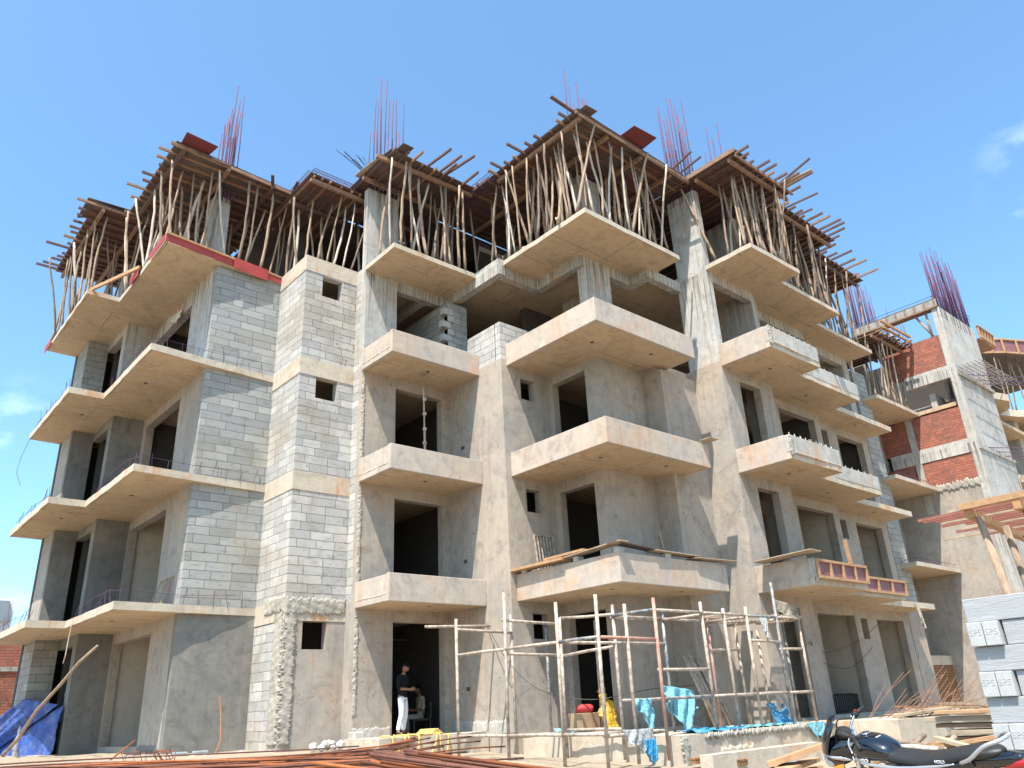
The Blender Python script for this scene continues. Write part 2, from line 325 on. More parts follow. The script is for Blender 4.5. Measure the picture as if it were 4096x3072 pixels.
# interior ground floor slab and plinth
part('ground_floor_slab', MB().prism([(4.9,27),(4.9,23.3),(6.3,23.3),(6.3,18.6),(8.1,18.6),(8.1,17),(9.6,17),(9.6,16.5),(12.3,16.5),(12.3,14.1),(12.6,14.1),(12.6,11.7),(17.3,11.7),(17.3,10.8),(27,10.8),(27,27)], -1.3, F0), CONC)
WZ = [(F0-.5, ZB[0]), (FL[1], ZB[1]), (FL[2], ZB[2]), (FL[3], ZB[3])]
def ring(ax, pos, a0, a1, k, mat, proud=0): # storey band flush with the wall
    part('wall_band', wall(ax, pos-proud, a0, a1, ZB[k], FL[k+1], th=TH+proud), mat)
for k in range(4):
    z0, z1 = WZ[k]; L = z1-.27
    pm = PLAS if k < 3 else CONC_W
    lw = PLAS_D if k < 3 else CONC
    # left wing
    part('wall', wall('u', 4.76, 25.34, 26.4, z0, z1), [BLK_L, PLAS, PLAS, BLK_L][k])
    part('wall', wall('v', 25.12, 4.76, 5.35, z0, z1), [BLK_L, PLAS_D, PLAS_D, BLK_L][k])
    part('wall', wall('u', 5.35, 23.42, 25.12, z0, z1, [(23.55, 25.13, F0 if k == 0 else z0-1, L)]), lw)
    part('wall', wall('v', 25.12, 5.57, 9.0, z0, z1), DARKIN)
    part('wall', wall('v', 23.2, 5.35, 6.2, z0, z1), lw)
    part('wall', wall('v', 23.2, 6.2, 9.5, z0, z1), INNER if k < 2 else DARKIN)  # upper storeys take the colour with shade painted in
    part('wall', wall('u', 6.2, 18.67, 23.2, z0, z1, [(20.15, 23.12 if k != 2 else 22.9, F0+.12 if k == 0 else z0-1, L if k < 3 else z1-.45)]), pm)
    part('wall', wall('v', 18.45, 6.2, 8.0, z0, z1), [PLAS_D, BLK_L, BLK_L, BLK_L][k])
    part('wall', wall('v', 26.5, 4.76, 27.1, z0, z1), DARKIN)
    # stair tower
    ops = {0: [(8.45, 9.05, 1.44, 2.05)], 2: [(8.45, 9.05, 7.48, 8.06)], 3: [(8.49, 9.07, 10.42, 11.02)]}.get(k, [])
    zt = z0 if k == 0 else FL[k]+.03; zt2 = ZB[k]-.25
    part('tower_wall', wall('u', 8.0, 17.12, 18.6, zt, zt2), BLK)
    part('tower_wall', wall('v', 16.9, 8.0, 9.52, zt, zt2, ops), BLK if k else PLAS)
    rb = MB(); rb.add(*[x for x in (lambda m: (m.v, m.f))(wall('v', 16.885, 7.985, 9.52, zt2, FL[k+1]+.03, [o for o in ops], th=TH+.015))])
    rb2 = wall('u', 7.985, 17.12, 18.6, zt2, FL[k+1]+.03, th=TH+.015); rb.add(rb2.v, rb2.f)
    part('ring_beam', rb, SLAB_E)
    part('tower_wall', wall('u', 9.52, 16.62, 16.9, z0, z1), BLK if k else PLAS); ring('u', 9.52, 16.62, 16.9, k, BLK if k else PLAS)
    part('wall', wall('v', 20.0, 8.2, 12.4, z0, z1), DARKIN)
    # recessed bay beside the tower
    if k < 3:
        part('wall', wall('v', 16.4, 9.52, 12.2, z0, z1, [(10.52, 12.02, F0 if k == 0 else z0-1, L)]), PLAS)
        part('wall', wall('u', 12.2, 14.22, 16.62, z0, z1), PLAS)
        part('wall', wall('v', 14.0, 12.2, 13.85, z0, z1, [(12.84, 13.33, ZB[k]-.83, ZB[k]-.25)]), PLAS)
        ring('u', 12.2, 14.22, 16.4, k, PLAS); ring('v', 14.0, 12.2, 12.42, k, PLAS)
        part('wall', wall('u', 13.85, 12.47, 14.22, z0, z1, [(12.62, 13.83, F0 if k == 0 else z0-1, L)]), PLAS)
        part('wall', wall('v', 12.25, 13.85, 15.72, z0, z1), PLAS)
        part('wall', wall('u', 15.72, 11.82, 12.25, z0, z1), PLAS)
        part('wall', wall('v', 11.6, 15.72, 17.2, z0, z1 if k < 2 else z1-.12), PLAS)
        if k < 2: ring('v', 11.6, 16.15, 17.2, k, PLAS)
        part('wall', wall('u', 17.2, 10.89, 11.82, z0, z1), PLAS); ring('u', 17.2, 10.67, 11.82, k, PLAS)
        part('wall', wall('v', 10.67, 17.2, 19.65, z0, z1, [(17.96, 18.97, F0 if k == 0 else z0-1, L)]), PLAS)
        part('wall', wall('u', 19.43, 10.89, 11.2, z0, z1), PLAS)
        part('wall', wall('v', 11.2, 19.43, 23.18, z0, z1, [(20.77, 22.86, F0 if k == 0 else z0-1, L)]), PLAS)
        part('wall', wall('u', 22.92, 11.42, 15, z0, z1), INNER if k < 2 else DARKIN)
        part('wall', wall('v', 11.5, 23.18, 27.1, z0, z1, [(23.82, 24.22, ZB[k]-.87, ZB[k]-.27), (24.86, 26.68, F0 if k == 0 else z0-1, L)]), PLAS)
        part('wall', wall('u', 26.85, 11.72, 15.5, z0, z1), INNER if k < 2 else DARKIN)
        part('wall', wall('v', 11.5, 27.15, 28.15, z0, FL[k+1]), BLK_L if k else PLAS)
    else:
        part('column', wall('v', 16.4, 9.52, 10.52, z0, z1), CONC_W)
        part('wall', wall('v', 15.9, 11.9, 12.6, z0, 10.9, th=2.2), BLK_L)
        st = MB()
        for j, (du, ww) in enumerate([(.0,.25),(-.18,.3),(0,.2),(-.2,.3),(0,.2),(-.15,.3)]): st.box(11.9+du, 11.9+du+ww, 15.86, 15.94+.1, 9.4+j*.21, 9.4+j*.21+.2)
        part('wall_blocks', st, BLK)
        part('parapet_blocks', wall('u', 12.2, 14.2, 15.4, z0, 9.55), BLK)
        part('parapet_blocks', wall('v', 14.0, 12.2, 13.4, z0, 9.55), BLK)
        part('column', MB().box(13.85, 14.82, 12.247, 12.55, z0, z1-.3), CONC_W)
        part('column', MB().box(17.2, 17.44, 10.67, 11.7, z0, z1+.001), CONC_W)
        part('column', MB().box(19.4, 19.65, 10.67, 12.2, z0, z1), CONC)
        part('column', MB().box(26.5, 26.9, 11.5, 12.3, z0, z1), CONC)
        part('column', MB().box(15.3, 15.6, 13.4, 14.6, z0, z1), CONC)
        part('wall', wall('v', 15.4, 14.5, 27, z0, z1), DARKIN)
        part('wall', wall('v', 11.5, 27.15, 28.15, z0, 11.0), BLK_L)
        bz = z1-.3
        for ax, pos, a0, a1 in [('v',16.4,10.52,12.2),('u',12.2,14.0,16.62),('v',14.0,12.42,13.7),('u',13.7,12.47,14.22),('v',12.25,13.7,15.7),
                                ('u',15.7,11.6,12.47),('v',11.6,15.92,17.2),('v',10.67,17.44,19.4),('v',11.2,19.65,23.18),('v',11.5,23.4,26.5),('u',23.18,11.2,14),('u',10.52+.9,16.62,20)]:
            part('beam', wall(ax, pos, a0, a1, bz, z1), CONC)
        part('beam', wall('v', 13.93, 12.2, 12.42, bz, FL[4], th=.07), CONC_W); ring('u', 12.2, 14.0, 16.4, k, CONC_W)
    if k in (1, 2, 0):
        part('inner_wall', wall('u', 18.2, 12.2, 18, z0, z1), DARKIN); part('inner_wall', wall('v', 15.0, 13.3, 22.9, z0, z1), DARKIN)  # unseen partitions added to darken the rooms behind the openings
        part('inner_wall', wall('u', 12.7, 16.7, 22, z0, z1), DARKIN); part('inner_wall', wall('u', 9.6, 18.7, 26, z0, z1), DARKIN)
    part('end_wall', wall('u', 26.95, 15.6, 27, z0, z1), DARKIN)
# D pillar joint band and pillar bands
ring('u', 17.2, 10.67, 11.82, 3, CONC_W); ring('u', 9.52, 16.4, 16.62, 3, CONC_W)
for k in range(3): ring('u', 9.52, 16.4, 16.62, k, PLAS)
# columns of the storey that is still under props
for x0,x1,y0,y1 in [(6.2,6.65,19.3,19.95),(9.52,10.52,16.4,16.62),(13.95,14.75,12.25,12.5),(17.2,17.44,10.67,11.65),(19.4,19.65,10.8,12.0),(5.4,5.8,24.6,25.4),(26.3,26.9,12,12.3),(10.5,11.2,21,21.4),(15,15.4,16,17)]:
    part('column', MB().box(x0,x1,y0,y1, FL[4], 14.08), CONC_W)
part('light_block_wall', MB().box(9.6, 26, 22.5, 22.7, FL[4], 14.302), DARKIN)  # walls added to block light and keep the propped storey dark
part('light_block_wall', MB().box(14, 24, 16.9, 17.1, FL[4], 14.302), DARKIN)
part('light_block_wall', MB().box(9.0, 9.2, 19.5, 22.5, FL[4], 14.302), DARKIN)
# balconies
def balcony(segs, k, h, mat, front_mat=None):
    """segs: list of (axis, pos, a0, a1, sign) parapet boxes standing on slab edge; outer face proud"""
    b = thing('balcony', None, None, (0,0,0)); b['_o'] = (0,0,0); b.parent = B; b.matrix_parent_inverse = Matrix.Translation((-10,-20,1))
    for key in ('label','category'): 
        if key in b: del b[key]
    for i, (x0,x1,y0,y1,zz0,zz1) in enumerate(segs):
        MB().box(x0,x1,y0,y1,ZB[k]+zz0,ZB[k]+zz1).build('parapet', (front_mat if front_mat and i == 1 else mat), b, bevel=.012)
    return b
for k in range(3):
    balcony([(12.372,12.49,10.89,13.998,-.012,.6),(12.372,16.16,10.772,10.89,-.012,.6),(16.05,16.162,10.89,11.6,-.012,.6)], k, .6, PARA)
    balcony([(9.462,9.58,15.03,16.398,-.004,.58),(9.45,12.198,14.912,15.03,-.012,.6)], k, .6, PARA)
    balcony([(17.19,17.31,9.27,10.668,-.012,.62),(17.19,19.655,9.12,9.27,.16,.6),(19.54,19.655,9.27,9.75,.14,.6)], k, .6, PARA, CONC)
for k in (1, 2):
    balcony([(19.66,23.18,9.752,9.86,.15,.56),(23.07,23.18,9.86,10.6,.15,.56)], k, .45, CONC)
# plinth and platforms in front
def raggedbox(x0,x1,y0,y1,z0,z1,mat,name='plinth',amp=.02):
    return part(name, MB().prism(rough_poly([(x0,y0),(x1,y0),(x1,y1),(x0,y1)], amp, .22), z0, z1), mat)
raggedbox(12.35,17.9,9.7,14.0,-1.6,-.585,SLAB_E); raggedbox(17.9,28.2,9.95,11.6,-1.6,-.575,SLAB_E)
raggedbox(9.3,12.16,14.95,16.39,-1.6,-.44,SLAB_E,'platform')
raggedbox(11.3,14.6,8.3,8.55,-1.6,-.82,SLAB_E,'kerb_wall',.015)
ROUGH = m_concrete('rough_spatter_mortar', (.46, .42, .35), (.34, .31, .26), (.20, .175, .14), .2, spots=.4, bump=1.0, sc=2)
def rough_patch(ax, pos, a0, a1, z0, z1, amp=.04, rag=.05, cell=.022, parent=B, name='rough_mortar', mat=None):
    na = max(3, int((a1-a0)/cell)); nz2 = max(3, int((z1-z0)/cell)); vs = []
    vert = (z1-z0) > (a1-a0); rg = [rnd.uniform(-rag, rag) for _ in range(max(na, nz2)+1)]; rg2 = [rnd.uniform(-rag, rag) for _ in range(max(na, nz2)+1)]
    for j in range(nz2+1):
        for i in range(na+1):
            a = a0+(a1-a0)*i/na; z = z0+(z1-z0)*j/nz2
            if vert: s_ = i/na; a += (1-s_)*rg[j]+s_*rg2[j]
            else: s_ = j/nz2; z += (1-s_)*rg[i]+s_*rg2[i]
            edge = i in (0, na) or j in (0, nz2); o_ = .02 if edge else -rnd.uniform(.002, amp*.22)-amp*.15*(1+math.sin(a*19+z*13)*math.sin(z*23-a*9))
            vs.append((pos+o_, a, z) if ax == 'u' else (a, pos+o_, z))
    k = na+1
    o = MB().add(vs, [(j*k+i, j*k+i+1, (j+1)*k+i+1, (j+1)*k+i) for j in range(nz2) for i in range(na)]).build(name, mat or ROUGH, parent, smooth=True)
    return o
rough_patch('v', 16.88, 8.03, 8.28, -.5, 2.45); rough_patch('u', 7.98, 16.93, 17.35, -.5, 2.5); rough_patch('v', 16.87, 8.0, 9.5, 2.2, 2.55, .05); rough_patch('u', 7.97, 16.9, 17.9, 2.25, 2.6, .05)
for k in range(3): rough_patch('v', 16.395, 9.5, 9.6, FL[k] if k else 0, ZB[k], .03, .03)
for k in (0,1,2): rough_patch('v', 9.11, 17.17, 17.3, ZB[k]+.05, ZB[k]+.6, .05, .04); 
for k in range(3): rough_patch('v', 9.12, 17.3, 19.6, ZB[k]+.14, ZB[k]+.19, .03, .02, mat=SLAB_E); rough_patch('u', 9.46, 15.0, 16.38, ZB[k]+.13, ZB[k]+.17, .018, .02, mat=SLAB_E)
rough_patch('v', 9.69, 12.35, 12.55, -1.3, -.6); rough_patch('v', 9.69, 17.55, 17.9, -1.3, -.58); rough_patch('v', 9.68, 13.0, 17.9, -.68, -.59, .04); rough_patch('v', 8.29, 20.2, 20.6, -1.3, -.58); rough_patch('v', 9.68, 13.5, 14.6, -1.0, -.85,.03,.04, mat=SLAB_E)
rough_patch('v', 16.39, 9.5, 10.5, F0, F0+.28, .02, .03, mat=CONC); rough_patch('u', 12.19, 14.3, 16.3, F0, F0+.3, .02, .04, mat=CONC); rough_patch('u', 6.19, 18.7, 20.1, F0, F0+.15, .02, .03, mat=PLAS_D)
rough_patch('v', 27.0, 0, .1, 0, .1) if False else None
# little fittings: wiring holes are flat dark plates, their inner shade only a colour
def socket(ax, pos, a, z, w=.14, h=.09):
    mb = MB()
    if ax == 'v': mb.box(a-w/2,a+w/2,pos-.004,pos+.01,z-h/2,z+h/2)
    else: mb.box(pos-.004,pos+.01,a-w/2,a+w/2,z-h/2,z+h/2)
    part('wiring_box', mb, DARKIN)
for k in (0,1,2): socket('u', 12.2, 15.7, FL[k]+1.0); 
for k in (1,2): socket('v', 12.25, 15.0, FL[k]+1.0)
socket('v', 23.2, 7.6, 1.6, .13, .13); socket('v', 23.2, 7.6, 4.3, .13, .13)
for k in range(3):
    for (x, y) in [(5.3,20.3),(4.6,23.6),(10.9,15.5),(13.2,11.7),(15.1,11.3),(18.5,10.0),(21.3,10.5),(25.3,11.0)]:
        part('conduit_hole_disc', MB().lathe([(.055,-.003),(.055,.004)], (x+rnd.uniform(-.1,.1), y, ZB[k]), 10), DARKIN)  # dark disc on the soffit, painted shade in place of a bored hole
# ------------------------------------------------------------------ formwork decks on props
ZT = 14.30    # underside of the plywood
ZJ = 14.23; ZBM = 14.11
def inpoly(x, y, poly):
    c = False; n = len(poly)
    for i in range(n):
        x0,y0 = poly[i]; x1,y1 = poly[(i+1)%n]
        if (y0 > y) != (y1 > y) and x < (x1-x0)*(y-y0)/(y1-y0)+x0: c = not c
    return c
def clip(axis, t, poly):
    """spans of the line coordinate=t inside poly"""
    pts = []; n = len(poly)
    for i in range(n):
        a, b = poly[i], poly[(i+1)%n]; p, q = a[axis], b[axis]
        if (p > t) != (q > t): pts.append(a[1-axis]+(b[1-axis]-a[1-axis])*(t-p)/(q-p))
    pts.sort(); return list(zip(pts[::2], pts[1::2]))
def deck(label, group, poly, jax, over, step=.33, beams=(), base=0, sheets=(), long=(), drop=0):
    """jax: axis along which joists run (0=u,1=v); over=(lo,hi) how far they stick out"""
    cx, cy = poly[0]
    t = thing('formwork_deck', label, 'formwork', (cx, cy, ZBM-drop), group)
    zt, zj, zb = ZT-drop, ZJ-drop, ZBM-drop
    # plywood sheets: strips with small gaps and level differences
    a = 1-jax; lo = min(p[jax] for p in poly); hi = max(p[jax] for p in poly)
    MB().prism(poly, zt+.03, zt+.036).build('gap_cover_sheet', PLY, t)  # thin dark sheet added to stop sky showing through the gaps
    s = lo; n = 0
    while s < hi-.05 and n < 34:
        e = min(s+rnd.choice([.6,.75,.9,1.22]), hi)
        for (p, q) in clip(jax, (s+e)/2, poly):
            r_ = p
            while r_ < q-.05:
                r2 = min(r_+rnd.choice([1.2,1.8,2.44]), q)
                x0,x1,y0,y1 = (s+.008,e-.008,r_+.008,r2-.008) if jax == 0 else (r_+.008,r2-.008,s+.008,e-.008)
                zz = zt+rnd.uniform(.001,.012)
                MB().box(x0,x1,y0,y1,zz,zz+.014).build('plywood_sheet', rnd.choice([PLY,PLY,PLY_B,WOOD_D]), t); n += 1
                r_ = r2
        s = e
    lo = min(p[a] for p in poly); hi = max(p[a] for p in poly); s = lo+.08; m = 0
    while s < hi-.02 and m < 90:
        for (p, q) in clip(a, s, poly):
            w0 = rnd.uniform(0, over[0]) if rnd.random() < .75 else rnd.uniform(over[0], over[0]*2)
            w1 = rnd.uniform(0, over[1])
            if jax == 0: A = (p-w0, s+rnd.uniform(-.04,.04), (zj+zt)/2); Bq = (q+w1, s+rnd.uniform(-.04,.04), (zj+zt)/2)
            else: A = (s+rnd.uniform(-.04,.04), p-w0, (zj+zt)/2); Bq = (s+rnd.uniform(-.04,.04), q+w1, (zj+zt)/2)
            MB().beam(A, Bq, .055, .068).build('joist', rnd.choice([WOOD_D, WOOD_D, WOOD]), t); m += 1
        s += step*rnd.uniform(.75, 1.25)
    for (x0,y0,x1,y1) in beams:
        MB().beam((x0,y0,(zb+zj)/2),(x1,y1,(zb+zj)/2), .085, .118).build('bearer', rnd.choice([WOOD, WOOD_D, WOOD]), t)
    for (pl, z, m_) in sheets:
        MB().prism(pl, z, z+.015).build('loose_sheet', m_, t)
    for (p0, p1, w_, h_, m_) in long:
        MB().beam(p0, p1, w_, h_).build('overhanging_plank', m_, t)
    return t
GD = 'timber formwork decks on the top of the building'
deck('timber formwork deck at the far left end of the grey building, ragged joists sticking out', GD, [(3.72,22.06),(4.72,22.06),(7.95,22.06),(7.95,26.9),(3.72,26.9)], 0, (.35,.1), .34,
     [(3.95,22.1,3.95,26.9),(5.0,22.1,5.0,26.9),(6.3,22.1,6.3,26.9)], sheets=[([(3.5,22.08),(4.68,22.0),(4.5,22.6),(3.5,23.35)], 14.39, PLY)])
deck('timber formwork deck left of the block stair tower, red plywood sheet over its corner', GD, [(4.62,18.0),(8.1,18.2),(8.1,22.04),(4.62,22.04)], 0, (.25,.15), .36,
     [(4.85,18.1,4.85,22.0),(6.1,18.1,6.1,22.0),(7.4,18.1,7.4,22.0)], sheets=[([(4.72,17.55),(5.58,17.62),(5.47,18.42),(4.76,18.3)], 14.36, PLY_RS)],
     long=[((7.2,17.75,14.27),(7.55,18.5,14.27),.09,.03,WOOD_D),((7.9,17.6,14.27),(8.1,18.6,14.27),.09,.03,WOOD_D),((4.5,18.05,14.25),(8.15,18.2,14.25),.05,.1,WOOD)])
deck('narrow formwork beam bottom above the block stair tower with a rebar cage in it', GD, [(7.9,16.8),(9.75,16.8),(9.75,19.9),(7.9,19.9)], 1, (.05,.1), .3,
     [(7.95,16.9,9.7,16.9),(7.95,18.2,9.7,18.2)], drop=.22)
deck('timber formwork deck right of the stair tower with long joists jutting to the front', GD, [(9.25,15.0),(12.2,14.8),(12.2,18.5),(9.25,18.5)], 1, (.7,.1), .36,
     [(9.0,15.15,12.2,15.0),(9.2,16.2,12.2,16.2),(9.2,17.6,12.2,17.6)], sheets=[([(9.2,15.2),(9.66,15.19),(9.66,16.5),(9.1,16.5)], 14.36, PLY_T),([(9.45,14.5),(9.8,14.5),(9.8,15.1),(9.45,15.1)],14.4,PLY)],
     long=[((10.55,13.8,14.3),(10.4,15.6,14.3),.06,.06,WOOD_D),((11.25,13.65,14.31),(11.0,15.6,14.31),.06,.06,WOOD_D),((10.95,13.85,14.3),(10.85,15.4,14.3),.06,.06,WOOD_D)])
deck('large timber formwork deck over the middle balconies, highest corner of the roofline', GD, [(12.22,10.55),(16.95,10.62),(16.95,16.8),(12.22,16.8)], 0, (.35,.1), .33,
     [(12.4,10.65,12.4,14.0),(13.5,10.7,13.5,16.5),(14.9,10.7,14.9,16.5),(16.2,10.7,16.2,16.5)],
     sheets=[([(14.02,10.16),(14.9,10.1),(14.97,10.85),(14.02,10.85)], 14.44, PLY_RS),([(12.38,10.4),(12.8,10.38),(12.8,10.66),(12.38,10.66)], 14.42, PLY)],
     long=[((12.3,10.7,14.3),(11.45,10.75,14.42),.09,.04,WOOD_D),((12.3,10.6,14.2),(16.98,10.66,14.2),.04,.05,WOOD),((16.3,10.9,14.35),(16.2,9.9,14.5),.05,.05,WOOD_D),((16.6,10.9,14.35),(16.5,9.8,14.4),.05,.05,WOOD_D)])
deck('timber formwork deck right of the tall pale pillar with a wide plank jutting out', GD, [(16.98,9.05),(20.0,9.05),(20.0,15),(16.98,15)], 1, (.55,.1), .34,
     [(17.0,9.25,20.1,9.25),(17.0,10.4,20.0,10.4),(17.0,12.0,20.0,12.0)], sheets=[([(17.05,9.0),(17.65,9.0),(17.65,9.5),(17.05,9.5)], 14.4, PLY)],
     long=[((19.75,8.15,14.42),(19.6,9.3,14.38),.2,.03,PLY_T),((19.2,7.9,14.45),(19.5,9.4,14.33),.05,.05,WOOD_D),((16.95,9.0,14.36),(16.95,11.6,14.36),.05,.14,WOOD),((17.0,9.02,14.2),(20.05,9.02,14.2),.05,.06,WOOD)])
deck('timber formwork deck second from the right end, over the second balcony step', GD, [(20.03,9.6),(23.8,9.65),(23.8,15),(20.03,15)], 1, (.5,.1), .34,
     [(20.1,9.8,23.8,9.8),(20.1,11.0,23.8,11.0),(20.1,12.5,23.8,12.5)], long=[((20.75,8.55,14.3),(20.6,10,14.3),.05,.05,WOOD_D),((21.4,9.1,14.3),(21.3,10,14.3),.05,.05,WOOD_D)])
deck('timber formwork deck at the right end of the grey building', GD, [(23.83,10.35),(27.35,10.4),(27.35,15),(23.83,15)], 1, (.45,.1), .32,
     [(23.9,10.55,27.3,10.6),(23.9,11.8,27.3,11.8),(23.9,13,27.3,13)])
# inner deck, seen only as dark underside between the props
t = thing('formwork_deck', 'dark inner formwork deck far back between the props', 'formwork', (14,20,14), GD)
mb = MB()
for pl in ([(8.1,20.0),(9.2,20.0),(9.2,18.55),(12.2,18.55),(12.2,16.85),(16.95,16.85),(16.95,15.05),(27.3,15.05),(27.3,26.9),(8.0,26.9)],): mb.prism(pl, ZT+.003, ZT+.02)
mb.build('plywood_sheet', PLY, t)
mb = MB().prism([(9.28,16.85),(9.7,16.85),(9.7,16.86),(9.28,16.86)], ZT-.2, ZT)
for i in range(22): MB().beam((8.2+i*.9, 20.1 if i < 5 else 16.9, 14.26), (8.2+i*.9, 26.8, 14.26), .06, .07).build('joist', WOOD_D, t)
# ------------------------------------------------------------------ crooked props
def prop_mesh(i, mat):
    H = 2.655; k = 7; lx, ly = rnd.uniform(-.36,.36), rnd.uniform(-.36,.36)
    if i % 4 == 0: lx *= 2; ly *= 2
    bx, by = rnd.uniform(-.06,.06), rnd.uniform(-.06,.06); pts = []
    for j in range(k+1):
        s = j/k; b = math.sin(math.pi*s)
        pts.append((lx*s+bx*b+rnd.uniform(-.014,.014), ly*s+by*b+rnd.uniform(-.014,.014), H*s))
    pts[0] = (0,0,0); r0 = rnd.uniform(.03,.044)
    rad = [r0*(1-.25*j/k)*rnd.uniform(.92,1.12) for j in range(k+1)]
    o = MB().tube(pts, rad, 7).build('timber_prop', mat, None, smooth=True)
    return o
protos = [prop_mesh(i, [POLE, POLE2, POLE, POLE_W, POLE2][i % 5]) for i in range(20)]
used = set()
def prop(x, y, z, lab, grp, sc=1.0, top=None):
    i = rnd.randrange(len(protos)); p = protos[i]
    if i in used: o = p.copy(); COL.objects.link(o)
    else: o = p; used.add(i)
    o.location = (x, y, z); o.rotation_euler = (0, 0, rnd.uniform(0, 6.28)); s = (sc if top is None else (top-z)/2.655)
    o.scale = (rnd.uniform(.85,1.15), rnd.uniform(.85,1.15), s)
    setp(o, lab, 'timber prop', grp); return o
ORD = 'first second third fourth fifth sixth seventh eighth ninth tenth eleventh twelfth thirteenth fourteenth'.split()
rowcount = {}
def prop_row(x0, y0, x1, y1, n, lab, grp, z=None, top=None, jit=.1):
    base = lab; q = rowcount.get(base, 0); rowcount[base] = q+1
    rown = ['outer row', 'second row', 'third row', 'fourth row', 'fifth row', 'sixth row', 'seventh row', 'back row'][q]
    for i in range(n):
        lab = '%s prop from the left, %s, %s' % (ORD[i], rown, base)
        s = (i+.5)/n; prop(x0+(x1-x0)*s+rnd.uniform(-jit,jit), y0+(y1-y0)*s+rnd.uniform(-jit,jit), FL[4] if z is None else z, lab, grp, top=top)
G_ = 'crooked timber props under the roof formwork'
a = 'on the far left end of the roof slab'
prop_row(4.02,26.5,4.02,22.3,13,a,G_); prop_row(4.9,26.5,4.9,22.4,7,a,G_); prop_row(6.2,26,6.2,22.4,5,a,G_)
a = 'behind the red boards left of the tower'
prop_row(4.9,21.9,4.9,18.4,12,a,G_); prop_row(5.1,18.35,7.9,18.6,8,a,G_); prop_row(6.1,21.8,6.1,19.0,6,a,G_); prop_row(7.2,21.8,7.2,19.2,5,a,G_)
a = 'on top of the block tower'
prop_row(8.15,19.8,8.15,17.2,6,a,G_,top=13.9); prop_row(8.2,17.1,9.5,17.1,5,a,G_,top=13.9); prop_row(8.8,18.2,9.5,18.4,3,a,G_,top=13.9)
a = 'above the narrow balconies beside the tower'
prop_row(9.7,15.1,12.1,15.1,9,a,G_); prop_row(10.0,15.9,12.1,15.9,6,a,G_); prop_row(10.7,16.8,12.2,16.8,5,a,G_); prop_row(9.65,15.2,9.65,16.2,2,a,G_); prop_row(10,17.9,12.2,17.9,4,a,G_)
a = 'above the wide middle balconies'
prop_row(12.5,13.9,12.5,10.95,12,a,G_); prop_row(12.6,10.95,16.05,10.95,14,a,G_); prop_row(13.4,13.8,13.4,11.6,7,a,G_); prop_row(13.5,12.0,16.8,11.9,9,a,G_); prop_row(14.9,13.4,16.8,13.2,5,a,G_); prop_row(12.6,15.6,16.5,15.2,7,a,G_); prop_row(12.4,14.8,13,14.2,3,a,G_)
a = 'right of the tall pillar'
prop_row(17.45,10.5,17.45,9.3,4,a,G_); prop_row(17.4,9.35,19.6,9.3,11,a,G_); prop_row(17.8,10.3,19.6,10.3,8,a,G_); prop_row(17.8,11.7,19.8,11.7,5,a,G_)
a = 'above the second balcony step'
prop_row(19.9,9.95,23.1,9.95,14,a,G_); prop_row(19.9,11.0,23.3,11.0,9,a,G_); prop_row(20.2,12.6,23.3,12.6,5,a,G_)
a = 'at the right end of the roof slab'
prop_row(23.4,10.75,27.1,10.8,13,a,G_); prop_row(23.6,11.8,27.1,11.9,7,a,G_)
prop_row(12.9,13.4,12.9,11.3,7,'above the wide middle balconies',G_); prop_row(5.5,21.5,5.5,18.9,6,'behind the red boards left of the tower',G_)
prop_row(11.2,15.4,12.1,15.4,4,'above the narrow balconies beside the tower',G_); prop_row(18.0,9.8,19.6,9.8,6,'right of the tall pillar',G_)
prop_row(20.0,10.4,23.0,10.4,8,'above the second balcony step',G_); prop_row(23.6,11.2,27.0,11.2,8,'at the right end of the roof slab',G_)
# ------------------------------------------------------------------ starter bars
rebar_src = []
for i in range(6):
    pts = [(0,0,0),(rnd.uniform(-.02,.02),rnd.uniform(-.02,.02),.5),(rnd.uniform(-.05,.05),rnd.uniform(-.05,.05),1)]
    me = MB().tube(pts, .0105, 5); rebar_src.append(me)
def starter(label, spots, z, hmin, hmax, ties=(), cat='rebar cluster', lean=(0,0), tie_poly=None, rad=1.6, drop=.5, grp='starter bar clusters rising from column tops'):
    t = thing('starter_bars', label, cat, (spots[0][0], spots[0][1], z-drop), grp)
    meshes = []
    for j, (x, y) in enumerate(spots[:98]):
        h = rnd.uniform(hmin*1.1, hmax*1.25)
        if j < 5:
            k = MB().tube([(x,y,z-drop),(x+rnd.uniform(-.02,.02),y+rnd.uniform(-.02,.02),z+.6),(x+rnd.uniform(-.04,.04)+lean[0],y+rnd.uniform(-.04,.04)+lean[1],z+1.6)], .011*rad, 5).build('rebar', REB, t, smooth=True); meshes.append((k, x, y))
            k.scale = (1,1,(h+drop)/(1.6+drop))
        else:
            s, sx, sy = meshes[j % len(meshes)]; k = s.copy(); COL.objects.link(k); k.parent = t; k.location = (x-sx, y-sy, 0); k.scale = (1,1,(h+drop)/(1.6+drop))
    if tie_poly:
        for zz in ties:
            MB().tube([(p[0],p[1],zz+rnd.uniform(-.02,.02)) for p in tie_poly+[tie_poly[0]]], .007*rad, 4).build('tie', REB, t)
    return t
def grid_pts(x0,x1,y0,y1,nx,ny,j=.02):
    return [(x0+(x1-x0)*(i/(max(nx-1,1)))+rnd.uniform(-j,j), y0+(y1-y0)*(k/(max(ny-1,1)))+rnd.uniform(-j,j)) for i in range(nx) for k in range(ny)]
starter('upright starter bars left of the stair tower behind the red plywood sheet', grid_pts(6.25,6.6,19.0,19.6,4,4), 14.36, 1.6, 3.0)
starter('upright starter bars above the pillar right of the stair tower', grid_pts(9.57,10.47,16.1,16.5,8,2), 14.36, 1.2, 3.0)
starter('few upright starter bars at the highest formwork corner', grid_pts(13.95,14.7,12.3,12.45,5,2), 14.36, 1.9, 3.3)
rect = lambda x0,x1,y0,y1: [(x0,y0),(x1,y0),(x1,y1),(x0,y1)]
